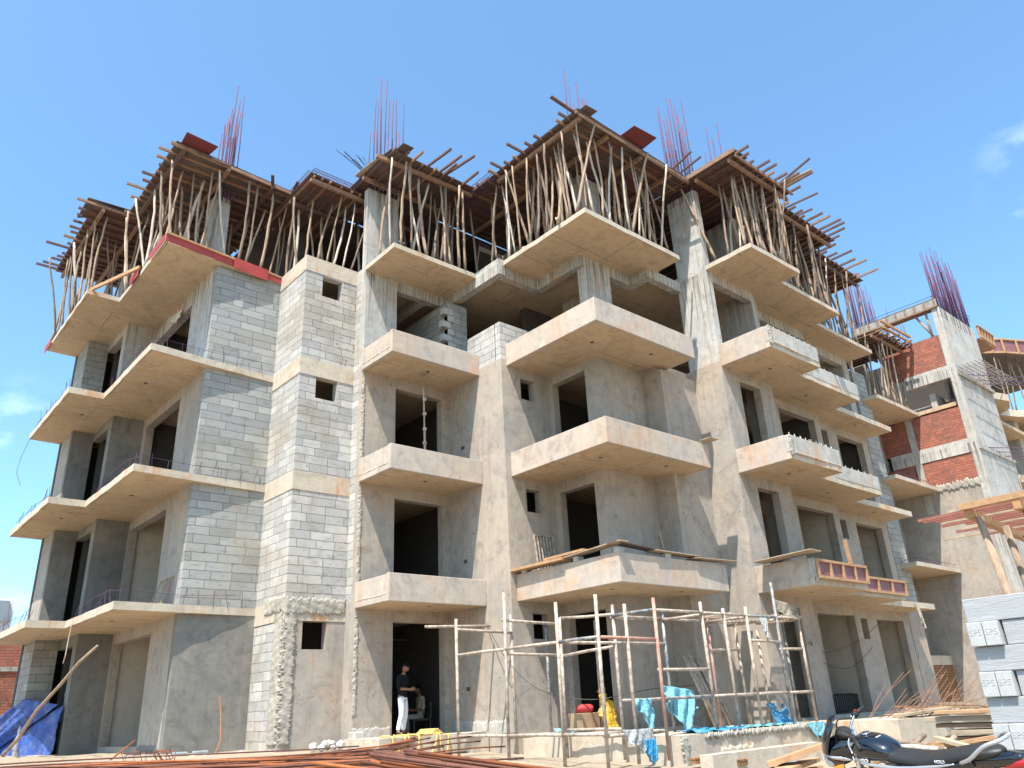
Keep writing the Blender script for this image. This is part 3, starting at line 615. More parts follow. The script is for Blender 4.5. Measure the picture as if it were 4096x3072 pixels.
starter('tall dense starter bars above the tall pale pillar', grid_pts(17.22,17.42,10.7,11.62,2,11), 14.36, 1.2, 3.1, ties=(14.5,14.7,14.95), tie_poly=rect(17.21,17.43,10.69,11.63))
starter('thin row of starter bars right of the tall pillar bars', grid_pts(19.1,19.4,10.2,11.2,2,6), 14.36, 1.4, 2.6)
starter('starter bars at the right end behind the last formwork deck', grid_pts(26.4,26.9,12.1,12.35,5,2), 14.36, .8, 2.2)
# horizontal splayed bars by the tower
t = thing('projecting_bars', 'bundle of thin bars sticking out level over the stair tower corner', 'rebar bundle', (9.3,16.2,14.4))
for i in range(9): MB().tube([(9.7,16.3+i*.03,14.42+i*.012),(8.6+rnd.uniform(-.5,.3),15.7+i*.06,14.44+i*.02)], .008, 4).build('rebar', REB, t)
# beam cages laid in the formwork
def cage(label, a, b, w=.22, h=.24, n=20):
    t = thing('rebar_cage', label, 'rebar cage', a, 'beam cages on the roof formwork')
    A, Bv = Vector(a), Vector(b); d = (Bv-A).normalized(); s = d.cross(Vector((0,0,1))).normalized()
    for sx in (-1, 0, 1):
        for z in (0, h):
            MB().tube([A+s*sx*w/2+Vector((0,0,z)), Bv+s*sx*w/2+Vector((0,0,z))], .009, 4).build('long_bar', REB, t)
    src = None
    for i in range(n):
        p = A.lerp(Bv, (i+.5)/n)
        if src is None:
            src = MB().tube([A+s*x*w/2+Vector((0,0,z)) for x,z in ((-1,0),(1,0),(1,h),(-1,h),(-1,0))], .0065, 4).build('stirrup', REB, t); k = src
        else: k = src.copy(); COL.objects.link(k); k.parent = t
        k.location = p-A
    return t
cage('reddish rebar cage along the front edge above the stair tower', (8.0,16.95,14.1), (9.7,16.95,14.1), n=22)
cage('reddish rebar cage along the left edge above the stair tower', (8.05,19.7,14.1), (8.05,17.0,14.1), n=26)
cage('reddish rebar cage between the tower side deck and the highest deck', (12.25,15.9,14.2), (12.25,14.0,14.2), n=18)
# loose boards and sheets lying at the slab edge of the left wing
def sheet(name, label, cat, mb, mat, group=None): return setp(mb.build(name, mat), label, cat, group)
GE = 'red edge boards on the left wing roof slab'
for lab, (x0,y0,x1,y1,z0,z1) in [('long red edge board on the front of the left wing roof slab, black stencil marks', (4.72,18.08,7.0,18.33,11.31,11.5)),
        ('red edge board on the side of the left wing roof slab, at its corner', (4.70,19.3,4.70,18.1,11.31,11.5)),
        ('large bright red board hung low on the front of the roof slab near the tower', (6.55,18.22,7.55,18.32,11.22,11.55)),
        ('short red edge board against the stair tower', (7.5,18.36,7.97,18.4,11.31,11.46)),
        ('red edge board halfway along the side of the left wing roof slab', (4.70,20.9,4.70,20.2,11.28,11.56))]:
    d_ = Vector((x1-x0,y1-y0,0)).normalized(); nrm = Vector((-d_.y,d_.x,0)); 
    sheet('edge_board', lab, 'edge board', MB().beam((x0,y0,(z0+z1)/2),(x1,y1,(z0+z1)/2),.018,z1-z0), PLY_R, GE)
sheet('timber_batten', 'pale timber batten along the roof slab edge above the red boards', 'batten', MB().beam((4.72,18.05,11.53),(7.97,18.4,11.5),.05,.05), WOOD_O)
sheet('timber_batten', 'pale timber batten slanting down onto the left end of the roof slab', 'batten', MB().beam((4.0,22.15,11.5),(4.72,20.2,11.55),.06,.1), WOOD_O)
sheet('edge_board', 'small red board at the far left end of the roof slab', 'edge board', MB().beam((3.86,26.75,11.35),(3.86,26.0,11.35),.02,.22), PLY_R, GE)
# edge bars sprouting from the thin slabs of the left wing
edge_src = None
def edge_bars(k, pts, n, zr=(.25,.5)):
    global edge_src
    for i in range(n):
        s = (i+.5)/n*(len(pts)-1); j = min(int(s), len(pts)-2); p = Vector(pts[j]).lerp(Vector(pts[j+1]), s-j)
        h = rnd.uniform(*zr)
        if edge_src is None:
            o = MB().tube([(10,20,-1),(10.01,20.01,-.75),(10.03,20,-.5)], .0065, 4).build('edge_bar', REB, B); edge_src = o
        else: o = edge_src.copy(); COL.objects.link(o); o.parent = B
        o.location = (p.x-10, p.y-20, FL[k+1]+1-.03); o.scale = (1, 1, h*2); o.rotation_euler = (rnd.uniform(-.25,.25), rnd.uniform(-.25,.25), 0)
for k in range(3):
    edge_bars(k, [(4.0,26.4),(4.0,22.2)], 13, (.3,.5)); edge_bars(k, [(4.85,21.9),(4.85,18.3),(7.8,18.35)], 17, (.25,.5))
    pp = [(4.85,21.5,FL[k+1]+.12),(4.83,20.4,FL[k+1]+.3),(4.86,19,FL[k+1]+.33),(4.95,18.3,FL[k+1]+.25),(6.2,18.28,FL[k+1]+.2),(7.5,18.35,FL[k+1]+.28)]
    MB().tube(pp, .006, 4).build('edge_bar', REB, B)
    MB().tube([(3.98,26.5,FL[k+1]+.2),(4.0,24.3,FL[k+1]+.26),(4.02,22.6,FL[k+1]+.18)], .006, 4).build('edge_bar', REB, B)
MB().tube([(3.92,26.6,ZB[2]),(3.8,26.7,ZB[2]-.6),(3.75,26.6,ZB[2]-1.1),(3.9,26.5,ZB[2]-1.5)], .008, 4).build('hanging_wire', REB, B)
MB().tube([(4.74,21.3,ZB[0]+.02),(4.72,21.3,ZB[0]-.3),(4.7,21.25,ZB[0]-.7),(4.7,21.35,ZB[0]-.85)], .012, 5).build('hanging_cable', PARA, B)
for x in (17.6,17.9,18.3,18.8,19.1,19.4): MB().tube([(x,9.2,FL[2]+.3),(x+.01,9.2,FL[2]+.52)], .012, 5).build('edge_bar', CONC_W, B)
for k in (1,2):
    for i in range(9): MB().tube([(17.35+i*.26 if k==1 else 17.3+i*.27,9.2,ZB[k]+.55),(17.36+i*.26,9.2,ZB[k]+.7)], .012, 5).build('edge_bar', CONC_W, B)
    for i in range(9): MB().tube([(19.8+i*.38,9.8,ZB[k]+.5),(19.8+i*.38,9.8,ZB[k]+.63)], .012, 5).build('edge_bar', CONC_W, B)
# ------------------------------------------------------------------ scaffold
SC = thing('scaffold', 'open tube scaffold with many uprights and clamped rails in front of the lower balconies', 'scaffold', (11, 10, -1))
def standard(x, y, z0, z1, mat, lean=0):
    lx, ly = rnd.uniform(-.03,.03), rnd.uniform(-.03,.03)
    P_ = lambda z: (x+lx*(z-z0)/3, y+ly*(z-z0)/3, z)
    o = MB().tube([P_(z0), P_(z1-.35)], .033, 10).build('upright', mat, SC, smooth=True)
    MB().tube([P_(z1-.36), P_(z1)], .019, 8).build('spigot', SCAF_R if rnd.random()<.3 else SCAF, o)
    z = z0+.12; cups = MB()
    while z < z1-.3:
        c = P_(z); cups.lathe([(.03,-.08),(.05,-.06),(.062,-.015),(.062,.02),(.045,.05),(.032,.09)], c, 10)
        z += rnd.choice([.47,.5,.53])
    cups.build('cup_joint', SCAF, o, smooth=True)
    if rnd.random() < .6:
        a = P_(z1-.25); MB().tube([a, (a[0]+.06, a[1]-.05, a[2]-.12), (a[0]+.1, a[1]-.07, a[2]-.26)], .006, 4).build('tie_wire', SCAF, o)
gr = -.98
for x,y,z0,z1,m in [(10.6,14.0,gr,2.2,SCAF),(10.6,12.44,gr,2.55,SCAF),(10.6,10.93,gr,2.17,SCAF),(10.6,9.9,gr-.05,2.18,SCAF),
                    (12.18,14.02,gr,2.35,SCAF),(12.15,12.44,-.95,2.1,SCAF),(12.2,10.95,gr,2.2,SCAF),(12.2,9.9,gr,2.2,SCAF_R),
                    (12.95,13.72,-.58,2.12,SCAF_B),(13.3,12.5,-.58,2.1,SCAF),(13.76,10.95,-.58,2.22,SCAF_B),(13.75,9.9,-.58,2.2,SCAF),(15.3,9.9,-.58,2.16,SCAF),
                    (15.35,10.95,-.58,2.2,SCAF_R),(16.45,10.4,-.58,1.75,SCAF),(16.5,9.9,-.58,2.75,SCAF_B),(17.55,9.95,-.57,2.25,SCAF),(15.9,11.3,-.58,1.9,SCAF_B)]:
    standard(x, y, z0, z1, m)
def rail(a, b, mat=None):
    d_ = (Vector(b)-Vector(a)).normalized()*.04; a = Vector(a)-d_*.3; b = Vector(b)+d_*.3
    mat = mat or rnd.choice([SCAF, SCAF, SCAF, SCAF])
    MB().tube([a, a.lerp(b,.5)+Vector((0,0,rnd.uniform(-.01,.01))), b], .03, 8).build('rail', mat, SC, smooth=True)
U0, U1, U2, U3, U4, U5 = 10.6, 12.2, 13.75, 15.3, 16.48, 17.5
for z in (-.47, 1.1):
    rail((U0,14.0,z),(U0,12.44,z)); rail((U0,12.44,z),(U0,10.93,z)); rail((U0,10.93,z),(U0,9.9,z), SCAF_B if z > 0 else None)
rail((U0,9.9,1.1),(U1,9.9,1.09), SCAF_R); rail((U0,9.93,-.5),(U1,10.0,-.5)); rail((U1,10.95,-.49),(U1,9.9,-.49), SCAF_B); rail((U0,10.95,1.1),(U2,10.95,1.12)); rail((U0,12.46,1.02),(12.15,12.46,1.0)); rail((U1,12.44,.98),(U1,10.95,1.05))
rail((U0,14.0,1.63),(12.15,14.0,1.6)); rail((U0,12.47,1.66),(U1,12.47,1.63)); rail((U1,12.44,1.75),(U1,10.95,1.66)); rail((U1,10.95,1.63),(U1,9.9,1.63), SCAF_B)
rail((U1,10.98,1.6),(U2,10.98,1.62)); rail((U0,14.02,-.49),(12.15,14.02,-.49)); rail((U0,12.42,-.5),(12.15,12.42,-.5)); rail((12.15,12.4,-.45),(12.2,10.95,-.45)); rail((10.0,14.3,1.7),(12.0,14.6,1.8))
for z, ys in ((.05,(9.9,10.95)),(1.63,(9.9,10.95))):
    for y in ys:
        pts = [U1,U2,U3,U4,U5] if y < 10 else [U1,U2,U3]
        for i in range(len(pts)-1): rail((pts[i],y,z),(pts[i+1],y,z+.004), SCAF_B if rnd.random()<.15 else None)
rail((U3,10.95,1.6),(U4,10.4,1.6)); rail((U4,10.4,1.55),(U5,10.0,1.62)); rail((U3,9.9,1.6),(U3,10.95,1.6)); rail((U2,9.9,1.6),(U2,10.95,1.6)); rail((U4,9.9,1.58),(U4,11.2,1.58))
def grate(name, label, a, e1, e2, n, mat, th=.03, group=None):
    """slatted metal panel: frame and bars"""
    t = thing(name, label, 'grating', a, group); A = Vector(a); E1 = Vector(e1); E2 = Vector(e2); up = E1.cross(E2).normalized()
    fr = MB()
    for p,q in ((A,A+E1),(A+E2,A+E1+E2),(A,A+E2),(A+E1,A+E1+E2)): fr.beam(p, q, .03, .035, up)
    fr.build('frame', mat, t)
    br = MB()
    for i in range(1, n): 
        p = A+E1*(i/n); br.beam(p, p+E2, th, .02, up)
    br.build('bars', mat, t); return t
grate('walkway_panel', 'slatted metal walkway panel lying on the scaffold top left of the hanging cloth', (15.0,10.05,1.69), (1.5,0,0), (0,.8,0), 16, SCAF)
grate('walkway_panel', 'slatted metal walkway panel lying on the right end of the scaffold top', (16.55,9.95,1.69), (1.3,0,0), (0,.45,0), 14, SCAF)
grate('steel_grate', 'white slatted grate leaning beside the dark doorway above the scaffold', (12.95,13.75,2.5), (.62,.0,0), (.0,.18,1.4), 6, SCAF)
# lone jack post on the upper narrow balcony
t = thing('jack_post', 'single adjustable steel post propping the narrow balcony above it', 'prop', (10.95,15.65,FL[2]))
MB().tube([(10.95,15.65,FL[2]),(10.93,15.66,FL[2]+1.3)], .03, 8).build('outer_tube', SCAF_R, t, smooth=True)
MB().tube([(10.93,15.66,FL[2]+1.28),(10.9,15.67,ZB[2]-.02)], .022, 8).build('inner_tube', SCAF, t, smooth=True)
mb = MB()
for z in (.4,.9,1.28,1.7,2.1): mb.lathe([(.03,-.06),(.05,-.03),(.055,0),(.04,.04)], (10.935,15.66,FL[2]+z), 8)
mb.box(10.8,11.0,15.57,15.77,ZB[2]-.02,ZB[2]-.006); mb.build('collar', SCAF, t)
# leaning pipes
GP = 'steel pipes leaning on the wall behind the scaffold'
for i in range(8):
    x = 15.15+i*.085
    setp(MB().tube([(x+.38+i*.02,11.25+rnd.uniform(-.05,.05),-.565),(x,11.56,.85+rnd.uniform(-.12,.12))], .034, 8).build('steel_pipe', SCAF, smooth=True), '%s grey steel pipe from the left leaning on the wall behind the scaffold' % ORD[i], 'pipe', GP)
for i in range(3):
    setp(MB().tube([(15.35+i*.09,11.75-i*.1,FL[1]),(15.3+i*.03,12.0,FL[1]+1.7-i*.45)], .028, 6).build('bamboo_pole', POLE, smooth=True), ['tallest','middle','shortest'][i]+' pole leaning in the corner of the wide first floor balcony', 'pole', 'poles in the balcony corner')
# planks lying on parapets
GPL = 'boards laid along the first floor parapet'
def board(lab, a, b, w_, th, mat, name='board', grp=GPL, up=(0,0,1)): return setp(MB().beam(a, b, w_, th, up).build(name, mat), lab, 'board', grp)
zp = ZB[0]+.6
board('orange timber shutter frame on the left end of the wide parapet', (12.36,14.0,zp+.09),(12.38,12.3,zp+.1),.32,.06,WOOD_O)
board('pale timber lying on top of the orange shutter frame', (12.36,12.9,zp+.16),(12.4,11.7,zp+.19),.26,.05,WOOD_O)
board('long bending board rising to the corner of the wide parapet', (12.4,12.4,zp+.11),(12.4,10.62,zp+.2),.28,.022,PLY_T)
board('grey board on the parapet right of the corner block', (12.25,10.83,zp+.2),(13.9,10.85,zp+.13),.28,.02,PLY)
board('brown board in the middle of the wide parapet front', (13.5,10.83,zp+.12),(15.1,10.85,zp+.12),.3,.02,PLY_T)
board('pale board end overhanging the right corner of the wide parapet', (14.9,10.84,zp+.07),(16.5,10.78,zp+.1),.32,.02,PLY_T)
board('wide board along the parapet left of the shuttered parapet', (16.98,10.4,zp+.06),(17.1,8.95,zp+.13),.55,.02,PLY_T, name='board')
for i,(x,y) in enumerate([(12.43,13.7),(12.43,12.0),(12.45,10.84),(14.0,10.83),(16.9,10.4)][:4]):
    setp(MB().box(x-.07,x+.13,y-.05,y+.09,zp,zp+.1).build('packing_block', BLK, bevel=.006), ['leftmost','second','corner','rightmost'][i]+' grey block propping the boards on the wide parapet', 'block', 'blocks under the parapet boards')
board('small square plywood piece on the tip of the second floor parapet', (15.85,10.62,ZB[1]+.66),(16.2,10.62,ZB[1]+.66),.32,.015,PLY_T)
# parapet shutters on the right balcony
def shutter(label, x0, x1, y, z0, z1, n):
    t = thing('parapet_shutter', label, 'formwork', (x0,y,z0), 'orange framed shutters on the right balcony')
    MB().box(x0,x1,y-.03,y-.012,z0,z1).build('panel', PLY_P, t)
    for z in (z0, z1-.05): MB().box(x0-.02,x1+.02,y-.085,y-.03,z,z+.06).build('rail', WOOD_O, t)
    for i in range(n+1):
        x = x0+(x1-x0)*i/n; MB().box(x-.035,x+.035,y-.08,y-.03,z0+.06,z1-.05).build('stud', WOOD_O, t)
shutter('orange framed shutter on the front of the right first floor balcony', 17.25,19.6,9.118,ZB[0]+.13,ZB[0]+.56,4)
shutter('orange framed shutter on the stepped back part of the right balcony', 19.9,23.15,9.752,ZB[0]+.1,ZB[0]+.5,4)
setp(MB().box(19.55,20.3,9.5,9.56,ZB[0]+.12,ZB[0]+.62).build('plywood_offcut', WOOD_O), 'orange plywood offcut between the two parapet shutters', 'board')
setp(MB().beam((18.85,9.05,ZB[0]+.5),(18.8,9.06,ZB[0]+1.15),.1,.03).build('upright_stick', WOOD_O), 'upright orange stick above the front parapet shutter', 'stick')
# ------------------------------------------------------------------ cloths, sacks, rope
def cloth_mat(name, c, rough=.6):
    q = NM(name); p = q.pos(); n = q.noise(p, 7, 6, .7)
    q.b.inputs['Transmission Weight'].default_value = 0
    dust = q.rng(q.noise(p, 2.5, 6, .7), .45, .7, 0, .6)
    return q.end(q.mixc(dust, q.mixc(q.rng(n, .35, .65), c, tuple(x*.55 for x in c)), tuple(.5*x+.26 for x in c)), q.bump(q.noise(p, 14, 5, .6, 1.5), 1, .04, q.bump(n, .8, .06)), rough)
BLUE = cloth_mat('light_blue_plastic', (.22, .60, .72), .4); BLUE2 = cloth_mat('strong_blue_plastic', (.03, .33, .62), .4); WHITEC = cloth_mat('white_plastic', (.66, .67, .64), .5)
YEL = cloth_mat('yellow_tarp', (.78, .46, .02), .5); DBLUE = cloth_mat('dark_blue_tarp', (.03, .10, .42), .5); TEAL = cloth_mat('teal_sack', (.05, .28, .36), .6)
def drape(name, label, cat, O, E1, E2, mat, nu=26, nv=24, amp=.06, edge=.25, seed=0, group=None, sag=.0, taper=0):
    """crumpled cloth: grid with folds and an uneven hem"""
    R = random.Random(seed+11); O, E1, E2 = Vector(O), Vector(E1), Vector(E2); nrm = E1.cross(E2).normalized()
    ph = [(R.uniform(1,4), R.uniform(1,5), R.uniform(0,6), R.uniform(.4,1)) for _ in range(5)]
    vs = []
    for j in range(nv+1):
        for i in range(nu+1):
            a, b = i/nu, j/nv; w_ = sum(q[3]*math.sin(q[0]*a*9+q[2]+q[1]*b*2.6) for q in ph)/3+R.uniform(-.16,.16)
            bb = b*(1-edge*(.5+.5*math.sin(a*5+R.random()*.3+seed))*1) if edge else b
            aa = .5+(a-.5)*(1-taper*b)
            p = O+E1*aa+E2*bb+nrm*(amp*w_*(.4+b))+Vector((0,0,-sag*math.sin(math.pi*a)*math.sin(math.pi*b)))
            vs.append(p)
    mb = MB(); k = nu+1
    mb.add(vs, [(j*k+i, j*k+i+1, (j+1)*k+i+1, (j+1)*k+i) for j in range(nv) for i in range(nu)])
    o = mb.build(name, mat, smooth=True); m = o.modifiers.new('thick', 'SOLIDIFY'); m.thickness = .006
    return setp(o, label, cat, group)
drape('plastic_sheet','torn light blue sheet hung on the scaffold rail, left one of two','sheet',(12.45,10.88,.07),(.62,0,0),(.1,-.05,-.62),BLUE,seed=1,edge=.6,taper=.4)
drape('plastic_sheet','larger torn light blue sheet hung on the scaffold rail in front of leaning pipes','sheet',(13.5,10.9,.3),(.95,0,-.1),(.0,-.1,-.8),BLUE,seed=2,edge=.6,amp=.09)
drape('plastic_sheet','crumpled bright blue sheet on the plinth edge below the larger hanging sheet','sheet',(13.0,9.72,-.56),(1.5,0,0),(.1,.7,.02),BLUE2,seed=3,amp=.05)
drape('plastic_sheet','blue and white sheet spread on the plinth under the scaffold','sheet',(14.7,9.85,-.55),(2.2,0,0),(0,.7,.0),BLUE,seed=4,amp=.04)
drape('plastic_sheet','strong blue rolled sheet standing up on the plinth right side','sheet',(16.2,10.1,-.55),(.6,0,0),(-.1,.1,.45),BLUE2,seed=5,amp=.09,edge=.5)
drape('plastic_sheet','pale blue sheet hanging over the plinth edge near the motorcycle','sheet',(16.6,9.66,-.56),(.75,0,0),(.1,-.02,-.42),BLUE,seed=6,amp=.02,edge=.4,taper=.7)
drape('plastic_sheet','white and blue cloth draped over the lowest rail at the scaffold foot','sheet',(10.95,9.84,-.43),(.95,.12,0),(.15,-.03,-.55),WHITEC,seed=7,amp=.03,edge=.6,taper=.3)
drape('plastic_sheet','blue strip hanging beside the white cloth at the scaffold foot','sheet',(11.45,9.8,-.6),(.3,0,0),(.02,-.02,-.4),BLUE2,seed=8,amp=.03,edge=.5)
drape('yellow_tarp','bright yellow tarpaulin heaped in the doorway behind the scaffold','tarpaulin',(13.0,12.2,-.52),(.6,.1,0),(.1,.25,.85),YEL,seed=9,amp=.12,edge=.5,taper=.5)
drape('plastic_sheet','small pale blue rag on the plinth left of the doorway','sheet',(12.4,12.9,-.54),(.7,-.4,.05),(.1,.3,.1),BLUE,seed=12,amp=.06)
drape('plastic_sheet','thin white plastic caught on the right half of the scaffold top','sheet',(15.75,9.86,1.6),(.3,0,0),(.05,.0,-.5),WHITEC,seed=13,amp=.03,edge=.4,taper=.6)
drape('grey_cloth','grey brown cloth sagging over the right end of the scaffold top','cloth',(16.6,9.97,2.05),(1.0,0,-.12),(0,0,-.33),m_plain('grey_cloth',(.42,.36,.29)),seed=14,amp=.03,edge=.3,sag=.08)
mb = MB().box(12.75,13.3,12.55,12.95,-.5,-.15); setp(mb.build('cardboard_box', m_plain('cardboard',(.42,.28,.17)), bevel=.01), 'brown cardboard box in the doorway beside the yellow tarpaulin', 'box')
def blob(name, label, cat, c, rx, ry, rz, mat, seed=0, group=None, n=14):
    R = random.Random(seed); vs = []; fs = []
    for j in range(n+1):
        for i in range(2*n):
            th = math.pi*j/n; ph = math.pi*i/n; k = 1+.08*math.sin(3*ph+seed)*math.sin(th*2)+R.uniform(-.02,.02)
            sx = math.copysign(abs(math.cos(ph))**.7, math.cos(ph)); sy = math.copysign(abs(math.sin(ph))**.7, math.sin(ph)); st = math.sin(th)**.6
            vs.append((c[0]+rx*st*sx*k, c[1]+ry*st*sy*k, c[2]+rz*math.cos(th)*k))
    m = 2*n; fs = [(j*m+i, j*m+(i+1)%m, (j+1)*m+(i+1)%m, (j+1)*m+i) for j in range(n) for i in range(m)]
    return setp(MB().add(vs, fs).build(name, mat, smooth=True), label, cat, group)
blob('red_bundle','small red bundle on the cardboard box','bundle',(13.05,12.75,-.07),.2,.15,.09,m_plain('red_cloth',(.55,.05,.05)),3)
for i in range(5):
    blob('cement_sack', ['lowest','second lowest','middle','second highest','topmost'][i]+' teal sack in the doorway at the far left', 'sack', (5.75+.05*(i%2),24.2-.06*i,-.3+i*.3),.28,.5,.16,TEAL,i,'teal sacks piled in the left doorway')
drape('blue_tarp','dark blue tarpaulin sloping down from the far left doorway over a heap','tarpaulin',(5.2,23.35,.62),(-.5,1.6,.2),(-.85,3.6,-1.25),DBLUE,seed=20,amp=.1,edge=.2,nu=30,nv=26)
drape('blue_tarp','dark folds of the blue tarpaulin hanging from the doorway edge to the ground','tarpaulin',(5.28,23.3,.6),(-.75,3.3,-.95),(-.1,-.05,-1.15),DBLUE,seed=22,amp=.07,edge=.1,nu=34)
drape('blue_tarp','lighter blue tarpaulin bunched on the ground at the far left','tarpaulin',(4.3,25.2,-.45),(.5,1.9,.05),(-.8,2.2,-.12),cloth_mat('mid_blue_tarp',(.08,.2,.55),.5),seed=21,amp=.12,edge=.3)
setp(MB().tube([(4.55,26.1,-.68),(4.56,23.9,-.1),(4.5,22.3,.45),(4.55,20.6,.95),(4.6,19.5,1.35),(4.66,18.5,1.6)], [.042,.04,.038,.035,.032,.028], 8).build('leaning_pole', POLE, smooth=True), 'long pale wooden pole leaning slantwise across the left ground floor wall', 'pole')
# yellow rope over the platform
ROPE = m_plain('yellow_rope', (.72,.50,.16), (.50,.33,.10), 30, .8, bump=.9, obj=True)
t = thing('rope', 'thick yellow rope looped over the edge of the platform by the door', 'rope', (10.3,15.0,-.44))
def loop(x, w_, dep): return [(x, 15.3,-.41),(x+.02,14.98,-.41),(x+.03,14.9,-.46),(x+.05,14.87,-.46-dep*.6),(x+w_*.4,14.86,-.46-dep),(x+w_*.8,14.87,-.46-dep*.6),(x+w_,14.9,-.45),(x+w_,15.0,-.46),(x+w_*.9,15.3,-.40)]
def smooth_pts(P, n=4):
    P = [Vector(p) for p in P]; out = []
    for i in range(len(P)-1):
        p0, p1, p2, p3 = P[max(i-1,0)], P[i], P[i+1], P[min(i+2,len(P)-1)]
        for k in range(n):
            s = k/n; out.append(.5*((2*p1)+(-p0+p2)*s+(2*p0-5*p1+4*p2-p3)*s*s+(-p0+3*p1-3*p2+p3)*s**3))
    return out+[P[-1]]
for x, w_, dd in [(9.55,.35,.25),(9.95,.3,.45),(10.2,.5,.4),(10.75,.25,.5)]: MB().tube(smooth_pts(loop(x,w_,dd)), .02, 7).build('strand', ROPE, t, smooth=True)
mb = MB()
for k in range(4):
    mb.tube([(10.75+(.3-.04*k)*math.cos(a*.5)+rnd.uniform(-.02,.02), 15.25+.22*math.sin(a*.5), -.41+k*.025) for a in range(13)], .02, 6)
mb.build('coil', ROPE, t, smooth=True)
setp(MB().beam((9.0,14.4,-.62),(10.9,15.4,-.38),.12,.06).build('iron_bar', m_plain('rusty_plate',(.18,.07,.05))), 'rusty flat bar lying up onto the platform left of the man', 'bar')
# hanging wires on the facade
for nm, lab, pts in [('cable','thin black cable sagging across the ground floor behind the scaffold',[(12.15,14.9,1.9),(11.9,13.9,1.0),(12.0,13.0,.35),(12.5,12.0,.1),(13.8,11.5,.25),(15.2,11.4,.3)]),
                     ('cable','thin wires strung across the right ground floor openings',[(18.9,10.55,1.2),(20.6,11.1,1.0),(22.3,11.1,1.25),(23.6,11.35,1.5),(24.6,11.3,1.9)]),
                     ('cable','second loose wire hanging below the others at the right ground floor',[(19.0,10.55,1.25),(20.2,11.0,.75),(21.6,11.0,.6),(23.0,11.1,1.0),(23.9,11.35,1.2)])]:
    setp(MB().tube(smooth_pts(pts), .009, 5).build(nm, DARKIN, smooth=True), lab, 'cable')
# ------------------------------------------------------------------ neighbouring building on the right
NB = thing('brick_and_concrete_building', 'second unfinished building at the right with red brick panels in a pale concrete frame', 'building', (31, 9.2, -1))
U_ = 31.0
def np_(name, mb, mat): return part(name, mb, mat, NB)
np_('corner_column', MB().box(31.0,31.3,9.2,9.5,-1.2,13.85), CONC_W)
for z0,z1 in [(-1.2,4.0),(4.0,8.0),(8.0,8.45)]: pass
np_('side_wall', MB().box(31.3,34.56,9.2,9.4,-1.2,8.05), CONC_W)
np_('side_wall', MB().box(31.3,34.56,9.23,9.43,8.05,11.05), CONC_W)
np_('side_wall', MB().box(31.3,34.5,9.2,9.4,11.05,13.85), CONC_W)
np_('band', MB().box(30.96,34.6,9.14,9.2,10.95,11.1), CONC); np_('band', MB().box(30.97,34.6,9.15,9.2,8.0,8.12), CONC)
np_('beam', MB().box(31.0,31.3,9.5,12.4,7.95,8.47), CONC_W); np_('beam', MB().box(31.0,31.3,9.5,11.15,10.93,11.43), CONC_W)
for v0,v1,z0,z1 in [(9.5,11.9,11.43,12.75),(9.5,11.3,8.47,9.74),(11.55,12.6,8.47,9.8),(9.5,11.32,6.85,7.95),(11.6,12.6,7.0,7.95)]:
    np_('brick_panel', MB().box(31.03,31.26,v0,v1,z0,z1), BRICK)
np_('column', MB().box(31.006,31.3,11.31,11.55,6.0,9.9), CONC); np_('column', MB().box(31.0,31.3,12.6,13,-1.2,12.7), CONC)
np_('plaster_wall', MB().box(31.02,31.25,9.5,16,-1.2,6.85), PLAS)
rough_patch('u', 31.0, 9.4, 11.4, 6.7, 7.0, .06, .08, .04, NB)
for z in (3.77, 6.77, 9.77):
    o = np_('floor_slab', MB().prism(rough_poly([(27.45,10.92),(31.0,10.92),(31.0,16),(28.6,16),(28.6,12.4),(27.45,12.0)],.012), z, z+.14), SLAB_E)
    o.data.materials.append(SOFF)
    for p in o.data.polygons:
        if p.normal.z < -.5: p.material_index = 1
    sl = MB()
    for i in range(16):
        y = 27.6+i*.21; sl.tube([(y,11.0,z+.12),(y,11.0,z+.3),(y+.21,11.0,z+.3)], .009, 4)
    sl.tube([(27.55,12.0,z+.14),(27.6,11.0,z+.3),(31,11.0,z+.3)], .009, 4)
    if z < 9: np_('edge_bars', sl, REB)
np_('inner_slab', MB().box(31.3,45,9.45,20,9.9,10.05), SOFF); np_('inner_wall', MB().box(33,33.2,9.5,18,-1.2,13), DARKIN)
np_('inner_beam', MB().box(31.3,33,10.3,10.5,10.05,10.6), CONC_W); np_('inner_beam', MB().box(32.3,32.5,9.5,12,9.9,10.5), CONC_W)
np_('back_wall', MB().box(31.3,45,15.8,16,-1.2,12.6), DARKIN)
# formwork above
t = deck('timber formwork deck beside the top red brick panel of the second building', GD, [(28.3,10.75),(30.95,10.75),(30.95,15),(28.3,15)], 1, (.25,.1), .25, [(28.3,10.95,31,10.95),(28.3,12,31,12)], drop=1.65)
for i in range(10): prop(28.2+i*.29, 11.15+rnd.uniform(-.12,.12), 9.91, '%s prop from the left under the deck beside the top brick panel' % ORD[i], 'props of the second building', top=12.46)
for i in range(6): prop(28.4+i*.45, 12.2+rnd.uniform(-.12,.12), 9.91, '%s prop from the left in the row behind, beside the brick panel' % ORD[i], 'props of the second building', top=12.46)
t = thing('beam_formwork', 'long side shutter of the top beam over the upper brick panel', 'formwork', (31,9.3,13.9))
MB().box(31.0,31.03,9.25,12.6,13.95,14.27).build('panel', m_plain('wet_grey_board',(.36,.33,.29),(.20,.18,.16),4), t)
mb = MB()
for i in range(9): mb.box(30.95,31.0,9.3+i*.38,9.35+i*.38,13.9,14.27)
mb.box(30.93,31.3,9.25,12.6,13.86,13.93); mb.build('frame', WOOD, t)
MB().tube([(30.95,9.2,14.36),(30.95,12.6,14.36)], .012, 4).build('rebar', REB, t)
t = thing('beam_formwork', 'blue backed framed shutter seen through the gap above the brick panel', 'formwork', (32,10,13))
